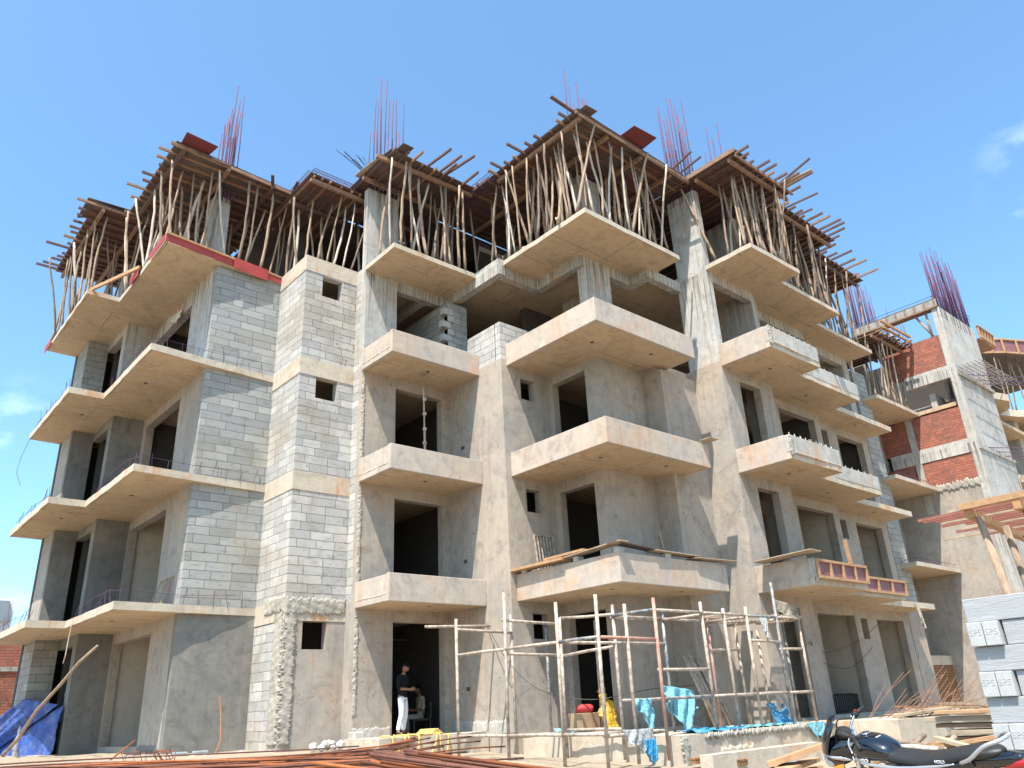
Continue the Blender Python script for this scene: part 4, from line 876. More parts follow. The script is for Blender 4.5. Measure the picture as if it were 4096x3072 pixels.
for (x0,x1,y0,y1) in [(31.3,31.34,9.5,12.2),(33.6,33.64,9.5,12.2)]:
    MB().box(x0+1.5 if x0<32 else x0,x1+1.5 if x0<32 else x1,y0,y1,12.6,13.2).build('panel', m_plain('blue_grey_panel',(.12,.15,.18)), t)
    mb = MB()
    for i in range(8): mb.box(x0-.05+(1.5 if x0<32 else 0),x0+(1.5 if x0<32 else 0),y0+i*.36,y0+.07+i*.36,12.55,13.25)
    mb.build('stud', WOOD_O, t)
for i,(y, dy) in enumerate([(9.7,.5),(9.75,.02),(10.9,.6)]): 
    setp(MB().tube([(31.12,y,12.76),(31.12,y+dy,13.9)], .045, 7).build('timber_prop', POLE, smooth=True), ['slanting','upright','far slanting'][i]+' short prop in the sky gap above the top brick panel', 'timber prop', 'short props above the brick panel')
board('orange framed timber rail above the joists of the second building', (28.6,10.6,13.1),(30.9,10.5,13.0),.08,.08,WOOD_O, name='timber_rail', grp=None)
board('lower orange timber rail above the joists of the second building', (28.6,10.55,12.8),(30.9,10.5,12.72),.08,.06,WOOD_O, name='timber_rail', grp=None)
starter('very dense tall starter bars on top of the pale concrete side wall', grid_pts(31.1,34.4,9.24,9.36,40,2,.05), 13.9, .7, 2.6, ties=(14.3,14.45), tie_poly=rect(31.05,34.5,9.2,9.42), rad=1.3, lean=(.0,.0))
starter('dense starter bars left of the top beam of the second building', grid_pts(31.2,33.6,12.6,12.8,22,2,.08), 14.0, .9, 2.9, ties=(14.5,14.65), tie_poly=rect(31.1,33.4,12.55,12.85), rad=1.3)
starter('starter bars further back behind the sky gap', grid_pts(33.6,35.0,12.0,12.3,8,2,.08), 13.2, .6, 2.6, rad=1.2)
# rebar mat sticking out
t = thing('rebar_mat', 'mat of grey bars projecting level from the pale concrete wall', 'rebar mat', (31.3,9.2,11.15))
for i in range(16): MB().tube([(31.25+i*.2,9.2,11.22),(31.25+i*.2,8.25,11.2+rnd.uniform(-.02,.02))], .014, 5).build('rebar', m_bar if i else (m_bar := m_plain('grey_rebar',(.34,.31,.29),(.2,.17,.16),6,.7,.2)), t)
for i in range(6): MB().tube([(30.9,9.1-i*.15,11.24),(35.2,9.05-i*.15,11.24)], .014, 5).build('rebar', m_bar, t)
for j in range(8):
    z = 8.1+.0*j; 
GPB = 'long bars projecting from the second building'
for i,(x,z,l) in enumerate([(32.0,8.2,3.2),(32.7,8.15,3.6),(33.4,8.1,3.0),(34.1,8.1,2.6),(31.9,11.15,4.0),(32.6,11.1,4.4),(33.3,11.1,3.8)]):
    setp(MB().tube([(x,9.2,z),(x+l*.6,9.15-l*.3,z+.03),(x+l,9.1-l*.55,z)], .015, 5).build('projecting_bar', REB), '%s long rusty bar jutting out of the pale wall, counting up from the lowest left' % ORD[i], 'rebar', GPB)
# end box formwork
t = thing('beam_formwork', 'red and orange framed shutter at the right end of the pale wall top', 'formwork', (34.6,9.2,13.4))
MB().box(34.7,36.4,9.12,9.14,13.6,14.05).build('panel', PLY_R, t)
mb = MB()
for i in range(6): mb.box(34.68+i*.33,34.75+i*.33,9.05,9.12,13.55,14.1)
mb.box(34.65,36.45,9.03,9.12,13.5,13.58); mb.box(34.65,36.45,9.03,9.12,14.03,14.08); mb.build('frame', WOOD_O, t); MB().box(34.65,36.4,9.14,10.2,13.45,13.5).build('bottom_board', WOOD, t)
# third building at the right edge
TB = thing('concrete_frame_building', 'third unfinished building at the right edge, formwork and props over curved slab edges', 'building', (38,9,-1))
def tp(n,mb,mat): return part(n, mb, mat, TB)
for z, a in ((10.8,0),(7.3,.2)):
    poly = [(34.6,9.3),(35.6,9.0),(36.6,9.3),(37.2,9.9),(38.2,9.5),(39.2,8.6),(41,8.0),(46,8.0),(46,16),(34.6,16)]
    o = tp('floor_slab', MB().prism(poly, z, z+.3), SLAB_E); o.data.materials.append(SOFF)
    for p in o.data.polygons:
        if p.normal.z < -.5: p.material_index = 1
tp('wall', MB().box(36,46,10.6,10.8,-1.2,7.3), PLAS); tp('wall', MB().box(36,46,12.6,12.8,7.6,14), DARKIN); tp('column', MB().box(38.5,39,9.8,10.4,-1.2,10.8), CONC)
tp('wall', MB().box(34.56,34.9,9.5,10.6,-1.2,7.3), BLK)
t = thing('beam_formwork', 'long dark panelled shutter of the third building at the right edge', 'formwork', (38,9.2,13.6))
pts = [(36.9,9.9),(37.8,9.2),(39.2,8.5),(41,8.1),(44,7.9)]
for i in range(len(pts)-1):
    (x0,y0),(x1,y1) = pts[i],pts[i+1]
    MB().beam((x0,y0,14.0),(x1,y1,14.0),.03,.6).build('panel', PLY_P, t)
    MB().beam((x0,y0-.05,14.33),(x1,y1-.05,14.33),.06,.07).build('rail', WOOD_O, t); MB().beam((x0,y0-.05,13.68),(x1,y1-.05,13.68),.06,.07).build('rail', WOOD_O, t)
    for k in range(2): 
        x, y = x0+(x1-x0)*k/2, y0+(y1-y0)*k/2; MB().box(x-.04,x+.04,y-.1,y-.03,13.7,14.3).build('stud', WOOD_O, t)
MB().prism(pts+[(44,14),(36.5,14)], 13.72, 13.76).build('deck_board', PLY, t)
for i in range(14): prop(36.8+i*.42, 10.0-min(i,7)*.16+rnd.uniform(-.1,.3), 11.1, '%s prop from the left under the dark shutter of the third building' % ORD[i], 'props of the third building', top=13.66)
# low mossy brick wall between the buildings
W_ = thing('brick_wall', 'low mossy brick wall with a mortar cap behind the bent bars', 'wall', (27,11,-1.2))
MB().box(28.2,37,12.0,12.25,-1.3,.72).build('wall', BRICK_Y, W_); MB().prism(rough_poly([(28.17,11.97),(37,11.97),(37,12.28),(28.17,12.28)],.015), .72, 1.03).build('cap', SLAB_E, W_)
# timber table formwork at the right
TT = thing('timber_table', 'timber table of posts, a beam and red battens rising behind the stack of grey blocks', 'formwork', (18,5.5,-1.2))
zt = 3.2
MB().beam((17.15,5.62,zt),(21.5,5.95,zt-.02),.14,.16).build('beam', WOOD_O, TT); MB().beam((17.1,5.72,zt+.13),(16.9,3.6,zt+.13),.14,.12).build('beam', WOOD_O, TT); MB().beam((17.2,4.75,zt+.0),(21,4.9,zt),.14,.16).build('beam', WOOD_O, TT)
RB = m_plain('red_brown_batten',(.30,.11,.075),(.19,.075,.055),4,.8,bump=.3)
for i in range(15):
    x = 17.25+i*.27; e = [6.0,6.75,6.75,6.6,6.5,6.7,6.3,6.1,6.6,6.8,6.2,6.0,7.4,6.6,6.3][i]
    MB().beam((x,e,zt+.115+rnd.uniform(-.01,.01)),(x-.05,3.4,zt+.115),.06,.06).build('batten', RB if i%4 else PLY_T, TT)
for i,(x,y,x2,y2,h) in enumerate([(17.3,5.5,17.5,5.2,zt),(18.9,5.55,18.8,5.25,zt),(20.6,5.7,20.4,5.3,zt),(17.5,4.7,17.6,4.6,zt),(19.0,4.8,19.1,4.7,zt),(19.4,5.3,19.2,5.2,1.7),(21.2,5.6,21.0,5.3,zt)]):
    MB().tube([(x2,y2,-1.3),((x+x2)/2+.05,(y+y2)/2,.9),(x,y,h-.08)], [.085,.08,.07], 8).build('post', [POLE,POLE2][i%2], TT, smooth=True)
setp(MB().box(18.6,19.4,4.0,4.2,-1.2,2.2).build('white_board', m_plain('white_board',(.75,.74,.70),(.66,.65,.6))), 'tall white board standing behind the timber table posts', 'board')
# ------------------------------------------------------------------ stack of aerated blocks (right foreground)
GB = 'stack of grey aerated blocks'
BL1 = m_plain('aerated_block', (.36,.365,.37), (.30,.305,.31), 3, .9, bump=.5, stretch=(1,1,9)); BL2 = m_plain('aerated_block_end', (.44,.44,.43), (.37,.37,.36), 9, .9, bump=.35)
SU, SV = 7.55, 2.72
def lettering(txt, size, mat, parent, loc, rot, ext=.004):
    cu = bpy.data.curves.new('lettering', 'FONT'); cu.body = txt; cu.size = size; cu.extrude = ext; cu.align_x = 'CENTER'; cu.align_y = 'CENTER'
    o = bpy.data.objects.new('lettering', cu); COL.objects.link(o)
    bpy.context.view_layer.update(); dg = bpy.context.evaluated_depsgraph_get(); me = bpy.data.meshes.new_from_object(o.evaluated_get(dg)); bpy.data.objects.remove(o)
    me.materials.clear(); me.materials.append(mat); k = bpy.data.objects.new('lettering', me); COL.objects.link(k); k.parent = parent
    off = Vector(parent.get('_o', (0,0,0))) if parent else Vector(); k.location = Vector(loc)-off; k.rotation_euler = rot; return k
zz = -1.28; rows = 10; H_ = .198
for rI in range(rows):
    inv = rows-1-rI; top = ['top row','second row down','third row down','fourth row down','fifth row down','sixth row down','seventh row down','eighth row down','ninth row down','bottom row'][inv]
    x0 = SU+rnd.uniform(-.012,.012); z0 = zz+rI*H_; z1 = z0+H_-.004
    tiltv = SV-.05*(inv)*0
    if inv in (1,3,5,7):
        y = SV
        for q in range(2):
            o = thing('aerated_block', ['left','right'][q]+' end-on block, '+top+' of the grey block stack', 'block', (x0,y,z0), GB)
            MB().box(x0-.05,x0+.55,y-.122,y-.003,z0,z1).build('body', BL2, o, bevel=.006)
            if inv in (1,3,5): lettering('SPS', .07, BL2, o, (x0-.0485,y-.062,z0+.11), (math.radians(90),0,math.radians(-90)))
            y -= .125
        y -= .01; k = 0
        while y > .4:
            L = .6
            setp(MB().box(x0+.02,x0+.22,y-L,y-.004,z0,z1).build('aerated_block', BL1, bevel=.006), ['first','second','third','fourth','fifth'][k]+' long block from the left, '+top+' of the grey block stack', 'block', GB); y -= L; k += 1
    else:
        y = SV+rnd.uniform(-.02,.01); k = 0
        while y > .4:
            L = .62
            setp(MB().box(x0,x0+.3,y-L,y-.004,z0,z1).build('aerated_block', BL1, bevel=.006), ['first','second','third','fourth','fifth'][k]+' long block from the left, '+top+' of the grey block stack', 'block', GB); y -= L; k += 1
# ------------------------------------------------------------------ timber heap right, behind the motorcycle
def heap(label_fn, cat, n, fn, grp, name):
    for i in range(n):
        mb, mat = fn(i); setp(mb.build(name, mat, smooth=False), label_fn(i), cat, grp)
GT = 'heap of used timber behind the motorcycle'
bz = [(-.62,.12),(-.78,.1),(-.9,.1),(-1.0,.1),(-.5,.05)]
for i in range(13):
    z = -.27-.072*i; w_ = rnd.uniform(.22,.36)
    a = (10.35+rnd.uniform(-.12,.2), 4.38+rnd.uniform(-.3,.12), z); b_ = (10.75+rnd.uniform(-.15,.2), 2.6+rnd.uniform(-.4,.3), z+rnd.uniform(-.012,.012))
    setp(MB().beam(a, b_, w_, rnd.uniform(.035,.06)).build('used_board', [WOOD_O, PLY_T, WOOD, PLY_T, WOOD][i%5], bevel=.004), ORD[i]+' board from the top in the plank pile behind the motorcycle seat', 'board', GT)
for i in range(44):
    c = Vector((9.25+rnd.uniform(-.45,.5), 4.0+rnd.uniform(-.55,.6), -.95+rnd.uniform(0,.42))); a = rnd.uniform(-2.0,.3); d_ = Vector((math.cos(a)*.6,math.sin(a),rnd.uniform(-.25,.3)))*rnd.uniform(.2,.42)
    if i % 2: setp(MB().tube([c-d_, c+Vector((0,0,.02)), c+d_], .03, 7).build('log_offcut', rnd.choice([POLE, POLE_W, POLE2]), smooth=True), 'short round pole offcut in the heap between motorcycle and plinth', 'offcut', GT)
    else: setp(MB().beam(c-d_, c+d_, rnd.uniform(.05,.12), .035).build('board_offcut', rnd.choice([WOOD_O, PLY_T, WOOD])), 'sawn board offcut in the heap between motorcycle and plinth', 'offcut', GT)
GO = 'orange offcuts in front of the kerb'
for i in range(24):
    c = Vector((8.1+rnd.uniform(-.5,.4), 5.0+rnd.uniform(-.4,.6), -.95+rnd.uniform(0,.30))); a = rnd.uniform(-1.2,.6); d_ = Vector((math.cos(a),math.sin(a),rnd.uniform(-.1,.1)))*rnd.uniform(.3,.6)
    setp(MB().beam(c-d_, c+d_, .14, .04).build('board_offcut', rnd.choice([WOOD_O, WOOD_O, PLY_T])), 'orange board offcut piled left of the motorcycle headlight', 'offcut', GO)
setp(MB().beam((7.95,5.15,-.66),(8.35,4.55,-.46),.25,.05).build('shutter_board', WOOD_O), 'long orange board slanting up behind the motorcycle visor', 'board')
# bent bars and debris at the right end of the plinth
t = thing('bent_rebar_tangle', 'tangle of thin bent bars in front of the mossy brick wall', 'rebar heap', (19.5,8.6,-.6))
for i in range(52):
    x, y = 20.0+rnd.uniform(-1.6,2.0), 8.8+rnd.uniform(-.5,.6); l = rnd.uniform(.7,2.0); a = rnd.uniform(-.7,.1)
    p0 = Vector((x,y,-.57)); p2 = p0+Vector((math.cos(a)*l,math.sin(a)*l*.5,l*rnd.uniform(.15,.6))); p1 = p0.lerp(p2,.5)+Vector((0,0,rnd.uniform(-.1,.1)))
    MB().tube([p0,p1,p2], .0065, 4).build('rebar', m_plain('brown_rebar',(.28,.14,.08),(.16,.08,.06)) if i == 0 else bpy.data.materials['brown_rebar'], t)
GD2 = 'plank pieces on the plinth end'
for i in range(12):
    c = Vector((20.2+rnd.uniform(-1.2,2.5), 8.8+rnd.uniform(-.5,.6), -.56+rnd.uniform(0,.2))); a = rnd.uniform(-.5,.3); d_ = Vector((math.cos(a),math.sin(a),rnd.uniform(-.06,.06)))*rnd.uniform(.5,1.2)
    setp(MB().beam(c-d_, c+d_, .25, .05).build('plank_piece', rnd.choice([PLY_T,WOOD_O,WOOD,PLY_T])), 'plank piece lying among the bent bars below the mossy brick wall', 'plank', GD2)
raggedbox(17.9,24,8.3,9.93,-1.6,-.585,SLAB_E)
# steel shutter plates stacked in a doorway
for i in range(18): setp(MB().box(20.9+i*.1,20.925+i*.1,11.45,12.0,-.5,-.05+rnd.uniform(-.03,.02)).build('steel_plate', m_plain('dark_steel_plate',(.05,.06,.06),(.09,.09,.08),8,.5,.6) if i == 0 else bpy.data.materials['dark_steel_plate']), 'dark steel shutter plate standing in the row inside the right ground floor opening', 'plate', 'steel shutter plates in the right ground floor opening')
# rubble
RUB = m_plain('broken_block', (.62,.61,.57), (.45,.43,.39), 8, .9, bump=.6)
def rock(c, s, mat, seed):
    R = random.Random(seed); bm = bmesh.new(); bmesh.ops.create_icosphere(bm, subdivisions=1, radius=1)
    vs = [(c[0]+v.co.x*s*R.uniform(.6,1.2), c[1]+v.co.y*s*R.uniform(.6,1.2), c[2]+v.co.z*s*R.uniform(.5,.9)) for v in bm.verts]; fs = [tuple(v.index for v in f.verts) for f in bm.faces]; bm.free(); return MB().add(vs, fs)
for i in range(16):
    c = (8.75+rnd.uniform(-.35,.5), 16.3+rnd.uniform(-.3,.3), -.6+rnd.uniform(0,.14)); setp(rock(c, rnd.uniform(.05,.12), RUB, i).build('rubble_piece', RUB), 'pale broken block piece heaped at the foot of the stair tower', 'rubble', 'rubble at the stair tower foot')
for i in range(26):
    c = (6.0+rnd.uniform(-1.5,2.0), 17.6+rnd.uniform(-.8,.5), -.66+rnd.uniform(0,.06)); setp(rock(c, rnd.uniform(.05,.13), CONC, 40+i).build('rubble_piece', rnd.choice([CONC,RUB,GROUND_M])), 'grey rubble lump along the foot of the left ground floor walls', 'rubble', 'rubble along the left walls')
for i in range(12):
    c = (12.2+rnd.uniform(-.2,1.2), 8.9+rnd.uniform(-.6,.6), -1.02); setp(MB().box(c[0]-.12,c[0]+.12,c[1]-.06,c[1]+.06,c[2],c[2]+.09).build('loose_brick', BRICK_Y if i%3 else CONC), 'loose brick on the ground at the scaffold foot', 'brick', 'loose bricks at the scaffold foot')
setp(MB().box(9.38,9.6,16.05,16.35,-.6,-.3).build('concrete_lump', CONC_W, bevel=.02), 'pale square block standing at the left door wall foot', 'block')
for i,(x,y) in enumerate([(5.3,17.7),(5.75,17.75),(6.3,17.7),(6.7,17.65)]): setp(MB().box(x-.14,x+.14,y-.1,y+.1,-.66,-.5).build('paving_block', m_plain('blue_grey_block',(.30,.33,.33)) if i == 0 else bpy.data.materials['blue_grey_block'], bevel=.02), ORD[i]+' grey paving block from the left below the left wing pillar', 'block', 'paving blocks left')
setp(MB().tube([(7.1,17.9,-.62),(7.2,17.9,-.35),(7.17,17.9,.1),(7.1,17.9,.55)], .012, 5).build('bent_rod', m_plain('orange_rod',(.6,.25,.1))), 'thin orange bent rod standing before the damp plaster wall', 'rod')
setp(MB().tube([(4.75,17.2,-.62),(5.25,17.2,-.22)], .018, 5).build('rebar_stub', RUST), 'rusty bar end poking up from the left rubble', 'rebar')
# ------------------------------------------------------------------ rusty bars in the foreground
bar_src = {}
RUST2 = m_plain('dark_rusty_steel', (.20,.075,.045), (.10,.045,.035), 9, .8, .2, bump=.5, obj=True); RUST3 = m_plain('bright_rust', (.44,.14,.035), (.26,.075,.025), 9, .85, .1, bump=.5, obj=True)
def rod(name, lab, grp, a, b, rad, wav=.02):
    a, b = Vector(a), Vector(b); L = (b-a).length; v = rnd.randrange(5); key = (round(rad,4), v)
    if key not in bar_src:
        n = 16; ph = rnd.uniform(0,6); w1, w2 = rnd.uniform(.5,1)*wav, rnd.uniform(.5,1)*wav*.6
        pts = [(w1*math.sin(i*.5+ph), w2*math.sin(i*.37+ph*2), i/n*6) for i in range(n+1)]
        o = MB().tube(pts, rad, 7).build(name, [RUST, RUST2, RUST, RUST3, RUST2][v], smooth=True); bar_src[key] = o
    else: o = bar_src[key].copy(); COL.objects.link(o)
    o.location = a; o.rotation_mode = 'QUATERNION'; o.rotation_quaternion = (b-a).to_track_quat('Z','Y'); o.scale = (1,1,L/6)
    return setp(o, lab, 'rebar', grp)
GN = 'thick rusty bars heaped nearest the camera'
GL = 'thin rusty bars heaped along the left foreground'
for i in range(30):
    lay = i//7; j = i % 7
    a = Vector((2.55+.035*j+rnd.uniform(-.3,.15), 4.3-.07*j+rnd.uniform(-.12,.14), -.195-.034*lay+rnd.uniform(-.006,.006)))
    b_ = Vector((4.35+.05*j+rnd.uniform(-.35,.35), 1.45-.02*j+rnd.uniform(-.2,.2), -.66-.03*lay+rnd.uniform(-.03,.03)))
    rod('rusty_bar', 'thick ribbed rusty bar in the bundle at the bottom middle of the photo', GN, a, b_, .0105, .012)
for i in range(100):
    lay = i//14; j = i % 14
    t0 = rnd.random()
    a = Vector((.2+rnd.uniform(-.9,1.2), 7.7-.13*j+rnd.uniform(-.2,.2), -.215-.02*lay+rnd.uniform(-.012,.008)))
    b_ = Vector((4.0+rnd.uniform(-1.3,.4)-.03*j, 6.9-.17*j+rnd.uniform(-.4,.4), -.255-.021*lay+rnd.uniform(-.03,.02)))
    rod('rusty_bar', 'thin rusty bar in the long heap along the bottom left of the photo', GL, a, b_, .0062, .03)
for i in range(16):
    a = Vector((3.4+rnd.uniform(-.5,.3), 6.3+rnd.uniform(-.5,.3), -.30+rnd.uniform(-.03,.01))); b_ = a+Vector((1.3+rnd.uniform(-.5,.5), .2+rnd.uniform(-.4,.4), .03+rnd.uniform(-.05,.05)))
    rod('rusty_bar', 'short rusty bar lying across the gap between the two bar heaps', 'short rusty bars between the heaps', a, b_, .0066, .02)
# sleepers that carry the heaps
for i,(a,b_) in enumerate([((.6,5.0,-.62),(.9,8.2,-.62)),((3.2,4.4,-.64),(3.7,7.2,-.64)),((2.6,3.5,-.75),(3.3,4.3,-.75)),((3.9,1.4,-.9),(4.6,2.0,-.9))]):
    setp(MB().beam(a,b_,.25,.5).build('concrete_sleeper', CONC), ['far left','middle','near middle','near right'][i]+' concrete sleeper under the rusty bars', 'sleeper', 'sleepers under the bars')
mb = MB(); 
for i in range(14): c = Vector((4.3+rnd.uniform(-.5,.5),12.5+rnd.uniform(-.5,.5),-.66)); 
t = thing('stirrup_pile', 'small pile of bent rusty stirrups in the left rubble', 'stirrups', (4.9,15.5,-.6))
for i in range(9):
    c = Vector((5.0+rnd.uniform(-.3,.35),15.6+rnd.uniform(-.2,.2),-.5+rnd.uniform(-.04,.05))); s = .16; a = rnd.uniform(0,3); e1 = Vector((math.cos(a),math.sin(a),rnd.uniform(-.2,.2)))*s; e2 = Vector((-math.sin(a)*.4,math.cos(a)*.4,.5))*s
    MB().tube([c-e1-e2,c+e1-e2,c+e1+e2,c-e1+e2,c-e1-e2], .008, 4).build('stirrup', RUST, t)
# ------------------------------------------------------------------ far left background
LB = thing('brick_building', 'rough red brick building behind the far left end with small square holes', 'building', (5,34,-1))
part('wall', wall('v', 34.0, 0, 12, -1.2, 3.0, [(5.0,5.15,1.75,1.88),(5.28,5.42,1.75,1.88),(5.0,5.13,1.52,1.63),(5.25,5.4,1.52,1.63)]), BRICK, LB); part('band', MB().box(0,12,33.95,34.0,2.05,2.2), CONC, LB); part('wall_base', MB().box(0,12,33.94,34.0,-1.2,.6), PLAS, LB)
WBd = thing('white_building', 'white building with grey sheet roof panels behind the far left slabs', 'building', (4,40,-1))
part('wall', MB().box(-4,6.55,40,44,-1.2,5.35), m_plain('white_paint',(.8,.8,.78),(.7,.7,.7)), WBd); part('sheet_roof', MB().box(-4,6.35,39.9,39.98,4.4,5.25), m_plain('corrugated_sheet',(.5,.55,.6),(.35,.4,.45),20,.4,.5,stretch=(1,1,6)), WBd)
t = thing('floodlight', 'grey floodlight on a bracket before the white building', 'floodlight', (5.3,38,4))
MB().beam((5.25,38,4.75),(5.5,38,4.35),.25,.4).build('lamp_head', m_plain('light_grey_metal',(.5,.52,.52)), t); MB().tube([(5.45,38,4.4),(5.55,38,3.6),(5.3,38,2.5)], .04, 6).build('bracket', SCAF, t)
LEAF = m_plain('leaf_green', (.10,.24,.07), (.05,.13,.04), 6, .6, obj=False)
t = thing('climbing_plant', 'green leafy climber hanging on the left brick building', 'plant', (4.9,33.4,-1))
MB().tube([(4.9,33.5,-1.1),(4.95,33.6,.3),(5.1,33.7,1.4)], [.05,.04,.02], 6).build('stem', POLE2, t)
lv = MB()
for i in range(900):
    c = Vector((4.85+rnd.gauss(0,.28), 33.5+rnd.gauss(0,.15), .65+rnd.gauss(0,.5))); a = rnd.uniform(0,6.28); l = rnd.uniform(.05,.1)
    e1 = Vector((math.cos(a),rnd.uniform(-.5,.5),math.sin(a)-.5)).normalized()*l; e2 = Vector((rnd.uniform(-1,1),rnd.uniform(-1,1),rnd.uniform(-1,1))).cross(e1).normalized()*l*.45
    lv.add([c-e1,c+e2,c+e1,c-e2], [(0,1,2,3)])
lv.build('foliage', LEAF, t)
# ------------------------------------------------------------------ people
def skin(name, V, Ed, Rd, mat, parent, sub=2, root=0):
    me = bpy.data.meshes.new(name); me.from_pydata(V, Ed, []); o = bpy.data.objects.new(name, me); COL.objects.link(o)
    if parent is not None: o.parent = parent
    o.modifiers.new('skin', 'SKIN')
    for i, r_ in enumerate(Rd):
        v = me.skin_vertices[0].data[i]; v.radius = r_ if isinstance(r_, tuple) else (r_, r_)
        v.use_root = (i == root)
    m = o.modifiers.new('sub', 'SUBSURF'); m.levels = sub; m.render_levels = sub
    bpy.context.view_layer.update()
    dg = bpy.context.evaluated_depsgraph_get(); me2 = bpy.data.meshes.new_from_object(o.evaluated_get(dg)); o.modifiers.clear(); o.data = me2
    me2.materials.clear(); me2.materials.append(mat); me2.polygons.foreach_set('use_smooth', [True]*len(me2.polygons)); me2.update()
    return o
SKIN = m_plain('brown_skin', (.23,.105,.06), (.19,.085,.05), 6, .55, bump=.05, obj=True)
HAIR = m_plain('black_hair', (.008,.007,.007), None, 30, 1, bump=.4, obj=True); HAIR.node_tree.nodes['Principled BSDF'].inputs['Specular IOR Level'].default_value = .1
SHIRT = m_plain('black_shirt', (.012,.014,.018), (.008,.009,.011), 5, 1, bump=.3, obj=True); SHIRT.node_tree.nodes['Principled BSDF'].inputs['Specular IOR Level'].default_value = .1
TROU = m_plain('white_trousers', (.66,.68,.72), (.55,.57,.62), 6, .85, bump=.3, obj=True)
SHOE = m_plain('black_shoe', (.015,.015,.017), None, 6, .6, obj=True); SOLE = m_plain('white_sole', (.6,.6,.58), None, 6, .7, obj=True)
def head_mesh():
    """egg shaped head with nose, brow, lips, chin, ears, as one surface"""
    bm = bmesh.new(); bmesh.ops.create_uvsphere(bm, u_segments=28, v_segments=22, radius=1)
    for v in bm.verts:
        x, y, z = v.co; w_ = .074; dp = .094; h = .118
        jaw = 1-.32*max(0, -z-.15); X = x*w_*jaw; Y = y*dp*(1-.12*max(0,-z)); Z_ = z*h
        if y > .2:
            Y += .022*math.exp(-((x/.17)**2+((z+.12)/.2)**2))          # nose
            Y -= .010*math.exp(-(((abs(x)-.38)/.2)**2+((z-.1)/.14)**2)) # eye sockets
            Y += .006*math.exp(-((x/.6)**2+((z-.3)/.12)**2))           # brow
            Y += .006*math.exp(-((x/.3)**2+((z+.47)/.08)**2))          # lips
            Y += .008*math.exp(-((x/.28)**2+((z+.85)/.2)**2))          # chin
        if abs(x) > .9 and abs(z) < .32 and -.4 < y < .15: X += math.copysign(.018, x) # ears
        v.co = (X, Y, Z_)
    vs = [tuple(v.co) for v in bm.verts]; fs = [tuple(q.index for q in f_.verts) for f_ in bm.faces]; bm.free(); return vs, fs
def make_person(label, loc, rz, sc, seated=False, shirt=SHIRT, trou=TROU, phone=True):
    p = thing('person', label, 'person', (0,0,0)); p['_o'] = (0,0,0)
    if not seated:
        hip = [(-.085,0,.86),(.085,0,.86)]; knee = [(-.10,.035,.47),(.12,.03,.47)]; ank = [(-.10,-.02,.08),(.19,-.03,.08)]; zt_ = 0
        toe = [(-.12,.14,.035),(.27,.13,.035)]
    else:
        zt_ = -.42; hip = [(-.09,0,.46),(.09,0,.46)]; knee = [(-.11,.42,.48),(.13,.42,.48)]; ank = [(-.11,.40,.08),(.13,.38,.08)]; toe = [(-.12,.55,.035),(.14,.55,.035)]
    z = zt_
    pel = (0,0,.91+z); V = [pel,(0,-.01,1.05+z),(0,-.015,1.22+z),(0,0,1.36+z),(0,.02,1.44+z),(0,.045,1.50+z)]
    E_ = [(0,1),(1,2),(2,3),(3,4),(4,5)]; Rd = [(.135,.10),(.12,.09),(.14,.10),(.12,.085),(.052,.052),(.05,.05)]
    n = len(V)
    sh = [(-.185,-.005,1.375+z),(.185,-.005,1.375+z)]; el = [(-.25,-.03,1.10+z),(.25,.0,1.10+z)]; wr = [(-.075,.23,1.05+z),(.10,.25,1.07+z)]; hd = [(-.03,.30,1.075+z),(.05,.31,1.09+z)]
    for s_ in (0,1):
        V += [sh[s_], el[s_], wr[s_], hd[s_]]; E_ += [(3,n),(n,n+1),(n+1,n+2),(n+2,n+3)]; Rd += [.052,.042,.026,(.034,.02)]; n += 4
    # fingers: four curled and a thumb on each hand
    for s_ in (0,1):
        sg = -1 if s_ == 0 else 1; k = (9 if s_ == 0 else 13); H_ = Vector(hd[s_])
        for q in range(4):
            b0 = H_+Vector((-sg*.018, .02-.0*q, .024-.017*q)); b1 = b0+Vector((-sg*.03,.022,-.004)); b2 = b1+Vector((-sg*.016,-.012+.003*q,.002))
            V += [tuple(b0),tuple(b1),tuple(b2)]; E_ += [(k,n),(n,n+1),(n+1,n+2)]; Rd += [.009,.0085,.007]; n += 3
        b0 = H_+Vector((-sg*.01,-.015,.03)); b1 = b0+Vector((-sg*.03,.01,.02)); V += [tuple(b0),tuple(b1)]; E_ += [(k,n),(n,n+1)]; Rd += [.011,.009]; n += 2
    for s_ in (0,1):
        V += [hip[s_],knee[s_],ank[s_],toe[s_]]; E_ += [(0,n),(n,n+1),(n+1,n+2),(n+2,n+3)]; Rd += [.085,.055,.04,.035]; n += 4
    body = skin('body', V, E_, Rd, SKIN, p)
    # head joined into the body mesh
    vs, fs = head_mesh(); M = Matrix.Translation((0,.075,1.60+z)) @ Matrix.Rotation(math.radians(-28), 4, 'X')
    me = body.data; bm = bmesh.new(); bm.from_mesh(me); vv = [bm.verts.new(M @ Vector(v)) for v in vs]
    for f_ in fs:
        q = bm.faces.new([vv[i] for i in f_]); q.smooth = True
    bm.to_mesh(me); bm.free()
    # hair: cap over the skull, longer on top
    hv = []; hf = []
    bm = bmesh.new(); bmesh.ops.create_uvsphere(bm, u_segments=24, v_segments=18, radius=1)
    R = random.Random(3)
    for v in bm.verts:
        x, y, zz_ = v.co; k = 1.08+.05*R.random()+(.12 if zz_ > .5 else 0); v.co = (x*.076*k, y*.096*k-.006, zz_*.12*k)
    dl = [v for v in bm.verts if v.co.z < (.035 if v.co.y > .03 else (-.02 if v.co.y > -.02 else -.07))]
    bmesh.ops.delete(bm, geom=dl, context='VERTS')
    bmesh.ops.recalc_face_normals(bm, faces=bm.faces)
